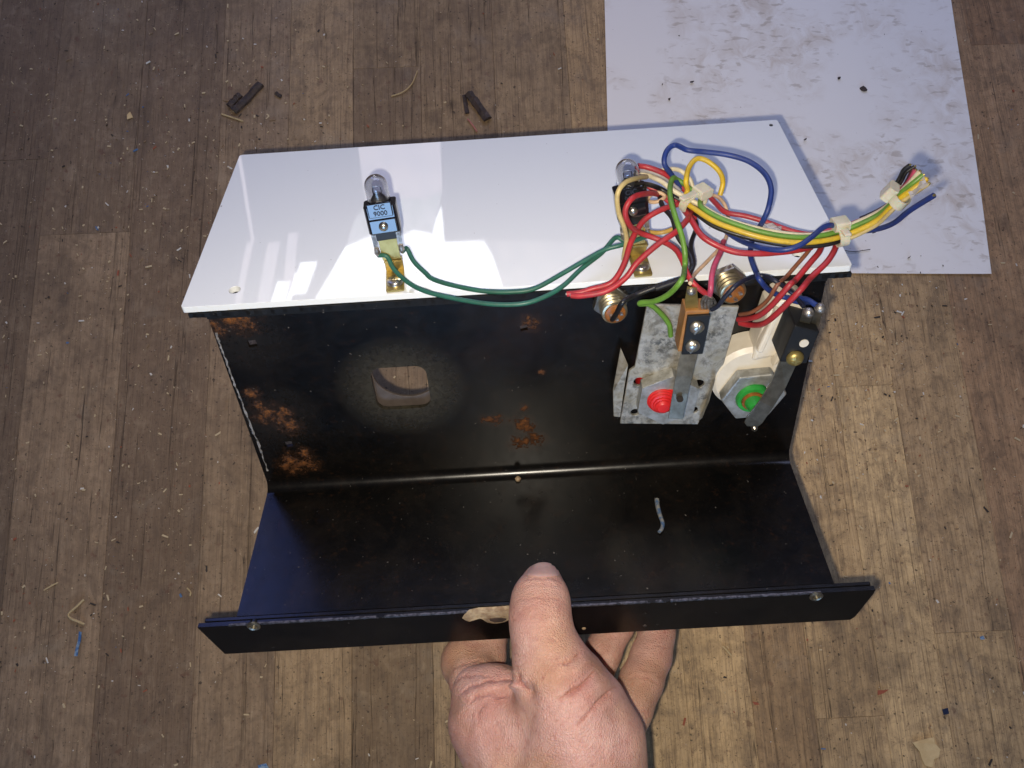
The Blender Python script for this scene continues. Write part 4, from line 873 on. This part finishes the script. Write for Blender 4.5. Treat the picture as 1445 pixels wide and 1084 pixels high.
def on_hand(px, py, off=0.0):
    d = ray(px, py).normalized(); hp, nn_, _, _ = bvh.ray_cast(Vector((0, 0, 0)), d)
    if hp is None: return None
    if nn_.dot(d) > 0: nn_ = -nn_
    return hp + nn_*off
# thumbnail: grid of points on the thumb tip, lifted and rounded
V = []; F = []; ni, nj = 16, 10; ok = True
for lay in (0.00055, -0.0006):
    for j in range(nj+1):
        t = j/nj; yc = 815.5-20*t
        for i in range(ni+1):
            s = 2*i/ni-1; hwid = 24.5*(1-0.27*t-0.22*max(0, t-0.6)**1.2)*(0.86+0.14*min(1, t*5))
            yy = yc + 3.0*(s*s)*(0.2+1.3*t) - 3.0*(s*s)*(1-t)
            p = on_hand(766+1.0*t+s*hwid, yy, lay*(1-0.55*abs(s)**4))
            V.append(p)
good = [v for v in V if v is not None]
for i, v in enumerate(V):
    if v is None: V[i] = min(good, key=lambda g: abs(i-V.index(g))) if False else None
n1 = (ni+1)*(nj+1)
for j in range(nj):
    for i in range(ni):
        a = j*(ni+1)+i; q = (a, a+1, a+ni+2, a+ni+1)
        if all(V[k] is not None for k in q) and all(V[k+n1] is not None for k in q): F += [q, tuple(k+n1 for k in q[::-1])]
rim = [i for i in range(ni)] + [j*(ni+1)+ni for j in range(nj)] + [nj*(ni+1)+ni-i for i in range(ni)] + [(nj-j)*(ni+1) for j in range(nj)]
for k in range(len(rim)):
    a, b = rim[k], rim[(k+1) % len(rim)]; q = (a, b, b+n1, a+n1)
    if all(V[x] is not None for x in q): F.append(q)
V = [v if v is not None else good[0] for v in V]
mk('thumbnail', V, F, M_nail, hand, smooth=70)

# ------------------------------------------------------------------ loose bits on the bench
def lump(pts, r, n, seed, m, name, label, cat, flat=0.7, group=None):
    """an irregular splinter of wood along bench pixels"""
    rs = random.Random(seed); P = [bench(x, y, r*flat) for x, y in pts]
    V, F = tube(P, r, n, 5)
    ctr = sum(V, Vector())/len(V)
    for v in V: v.z = max(0.0002, v.z*flat*(0.85+0.3*rs.random())); v.x += rs.uniform(-1, 1)*r*0.10; v.y += rs.uniform(-1, 1)*r*0.10
    return tag(mk(name, V, F, m), label, cat, group)
lump([(329, 156), (345, 142), (367, 118)], 0.0026, 7, 1, M_darkwood, 'wood_splinter', 'longer dark wood splinter beside a short one near the white plate corner', 'splinter')
lump([(323, 150), (331, 141), (339, 133)], 0.0022, 6, 2, M_darkwood, 'wood_splinter', 'short dark wood splinter touching a longer one beyond the white plate corner', 'splinter')
lump([(661, 131), (672, 145), (688, 168)], 0.0028, 6, 3, M_darkwood, 'wood_splinter', 'thick dark wood splinter next to a thin sliver behind the white plate', 'splinter')
lump([(655, 134), (657, 147), (659, 160)], 0.0014, 5, 4, M_darkwood, 'wood_sliver', 'thin dark wood sliver beside a thick splinter behind the white plate', 'splinter')
lump([(389, 131), (394, 135), (397, 136)], 0.0013, 6, 5, M_darkwood, 'dark_crumb', 'small dark crumb on the bench near the paired splinters', 'crumb')
def thread(pts, r, m, name, label, cat): return tag(mk(name, *tube([bench(x, y, r+z*0.001) for x, y, z in pts], r, 6, 7), m, smooth=60), label, cat)
thread([(313, 161, 0.2), (328, 166, 0.4), (343, 171, 0.2)], 0.0005, M_straw, 'wood_sliver', 'pale straight sliver just below the paired dark splinters', 'splinter')
thread([(552, 136, 0.1), (570, 129, 0.6), (582, 117, 0.8), (589, 100, 0.2)], 0.0004, M_straw, 'fibre_strand', 'curved pale fibre strand on the bench behind the white plate', 'fibre')
thread([(118, 846, 0.3), (108, 856, 0.6), (97, 866, 1), (99, 872, 1.2), (108, 876, 1), (119, 881, 0.2)], 0.0006, M_straw, 'curled_shaving', 'curled straw coloured wood shaving above the blue scrap', 'shaving')
thread([(62, 833, 0.2), (72, 827, 0.5), (82, 822, 0.2)], 0.0004, M_straw, 'shaving', 'short straight straw shaving beside the curled one', 'shaving')
thread([(264, 830, 0.2), (269, 836, 0.6), (268, 841, 0.3)], 0.0004, M_straw, 'shaving', 'tiny hooked shaving left of the flange end', 'shaving')
thread([(1020, 912, 0.1), (1026, 918, 0.4), (1032, 925, 0.1)], 0.0005, M_straw, 'shaving', 'straight yellow sliver below the flange on the bench', 'shaving')
thread([(660, 168, 0.2), (668, 178, 0.5), (673, 186, 0.2)], 0.0005, plain('pink_thread', (0.35, 0.13, 0.11), rough=0.8), 'pink_scrap', 'small pinkish scrap at the end of the thin dark sliver', 'scrap')
thread([(1163, 353, 1.4), (1185, 353, 1.5), (1205, 355, 1.4), (1228, 352, 1.4)], 0.00025, M_darkwood, 'hair', 'thin dark hair on the paper beside the plate shadow', 'hair')
def scrap(pts, m, name, label, cat, th=0.0004, z=0.0004, group=None):
    q = [bench(x, y, z) for x, y in pts]; V, F = prism([(p.x, p.y) for p in q], z, z+th)
    for v in V: v.z += 0.0005*abs(math.sin(v.x*900)*math.cos(v.y*700))
    return tag(mk(name, V, F, m), label, cat, group)
scrap([(1287, 1048), (1300, 1044), (1317, 1040), (1318, 1049), (1326, 1057), (1324, 1068), (1317, 1072), (1315, 1083), (1305, 1080), (1300, 1071), (1297, 1060)], M_card, 'torn_card_scrap', 'torn piece of tan card lying on the bench', 'card scrap', 0.0005)
scrap([(112, 891), (116, 892), (115, 903), (112, 914), (110, 926), (105, 926), (108, 912), (111, 902)], M_bluebit, 'blue_plastic_strip', 'narrow blue plastic strip on the bench below the curled shaving', 'plastic scrap')
scrap([(364, 1080), (376, 1077), (380, 1084), (368, 1092)], M_bluebit, 'blue_plastic_chip', 'blue plastic chip on the bench below the flange end', 'plastic scrap')
scrap([(180, 163), (184, 158), (188, 166), (180, 169)], M_card, 'triangle_chip', 'small pale triangular chip on the dark planks', 'chip')
scrap([(1238, 974), (1246, 974), (1254, 973), (1247, 978), (1238, 981)], M_flake[3], 'red_bark_chip', 'larger reddish bark chip on the pale plank', 'chip')
scrap([(1061, 990), (1068, 991), (1072, 994), (1065, 995)], M_flake[3], 'red_bark_chip', 'smaller reddish bark chip under the panel flange', 'chip')
scrap([(1382, 899), (1387, 897), (1389, 902), (1384, 903)], M_bluebit, 'blue_paint_dot', 'light blue paint dot on the reddish planks', 'paint dot', 0.0003)
scrap([(1329, 1001), (1337, 999), (1339, 1007), (1331, 1009)], plain('blue_black_blob', (0.01, 0.018, 0.05), rough=0.5), 'paint_blob', 'dark blue paint blob above the torn card', 'paint dot')
def on_paper(pts, label, name='dark_crumb'):
    mx = sum(p[0] for p in pts)/len(pts); my = sum(p[1] for p in pts)/len(pts)
    pts = [(mx+(p[0]-mx)*0.58, my+(p[1]-my)*0.58) for p in pts]
    return scrap(pts, M_darkwood, name, label, 'crumb', 0.0012, 0.0014)
on_paper([(1209, 124), (1216, 121), (1222, 124), (1227, 130), (1220, 132), (1213, 129)], 'largest dark crumb lying on the soiled paper')
on_paper([(1180, 110), (1187, 109), (1186, 113), (1181, 114)], 'small dark crumb on the paper near the largest crumb')
on_paper([(1132, 199), (1138, 195), (1139, 197), (1134, 200)], 'dark sliver on the paper beside the plate corner')
on_paper([(1279, 365), (1286, 361), (1284, 364), (1280, 366)], 'dark sliver on the paper below the loose wire ends')
on_paper([(941, 141), (947, 139), (945, 144)], 'dark speck on the paper above the plate edge')
on_paper([(971, 117), (981, 115), (977, 118)], 'flat dark flake on the paper above the plate')
# insulation scrap on the shelf
sp_ = [pc(x, y, 0.0012) for x, y in ((927, 705), (928, 714), (931, 726), (935, 738), (934, 746), (930, 751))]
o = mk('insulation_scrap', *tube([MBOX @ p for p in sp_], 0.0010, 8, 5, 0.0007), plain('frayed_insulation', (0.05, 0.10, 0.20), (0.20, 0.20, 0.19), 500, 0.6, 0, 0.5, lo=0.4, hi=0.55), smooth=50); tag(o, 'frayed blue and white insulation scrap lying on the black shelf', 'wire scrap')
o = mk('paint_crumb', *xf(lathe([(0.0012, 0), (0.0013, 0.0008), (0.0005, 0.0018)], 6), MBOX @ Matrix.Translation(pc(731, 677, 0.0)) @ MCF.to_3x3().to_4x4()), M_chip, smooth=20); tag(o, 'grey crumb on the shelf just below the bend highlight', 'crumb')
# sawdust and flakes strewn over the whole top
V = []; F = []; fm = []
def flake(p, L, wd, th, an, mi):
    c, s = math.cos(an), math.sin(an); k = len(V)
    for z in (0, th):
        for a, b in ((-L, -wd), (L, -wd*random.uniform(0.3, 1)), (L*random.uniform(0.7, 1), wd), (-L*random.uniform(0.6, 1), wd)):
            V.append((p.x+a*c-b*s, p.y+a*s+b*c, p.z+z+random.uniform(0, 0.0002)))
    for f in ((0, 3, 2, 1), (4, 5, 6, 7), (0, 1, 5, 4), (1, 2, 6, 5), (2, 3, 7, 6), (3, 0, 4, 7)): F.append(tuple(i+k for i in f)); fm.append(mi)
cl = [(bench(300, 215), 0.05), (bench(150, 300), 0.09), (bench(90, 700), 0.08), (bench(1200, 520), 0.04), (bench(1190, 470), 0.03), (bench(60, 850), 0.06), (bench(250, 60), 0.08), (bench(1350, 700), 0.08)]
for k in range(7000):
    if k % 2:
        c, r = random.choice(cl); p = Vector((random.gauss(c.x, r), random.gauss(c.y, r), 0))
    else: p = Vector((random.uniform(-0.40, 0.42), random.uniform(-0.16, 0.50), 0))
    d = p-P_o; u, v = d.dot(P_l), d.dot(P_u); onp = -0.004 < u < 0.215 and -0.004 < v < 0.30
    if onp and random.random() > 0.14: continue
    p.z = 0.0019 if onp else 0.0001
    mi = random.choices(range(6), (42, 16, 14, 8, 18, 2))[0] if not onp else 2
    s = (random.random()**5*0.0008+0.00014)*(0.6 if onp else 1); el = random.choice((1.0, 1.2, 1.5, 2.6)); 
    flake(p, s*el*0.8, s*0.55, random.uniform(0.0001, 0.0005), random.uniform(0, 6.28), mi)
tag(mk('sawdust', V, F, None, mats=M_flake, fm=fm), 'pale sawdust and wood flakes scattered over the workbench planks', 'sawdust', kind='stuff')
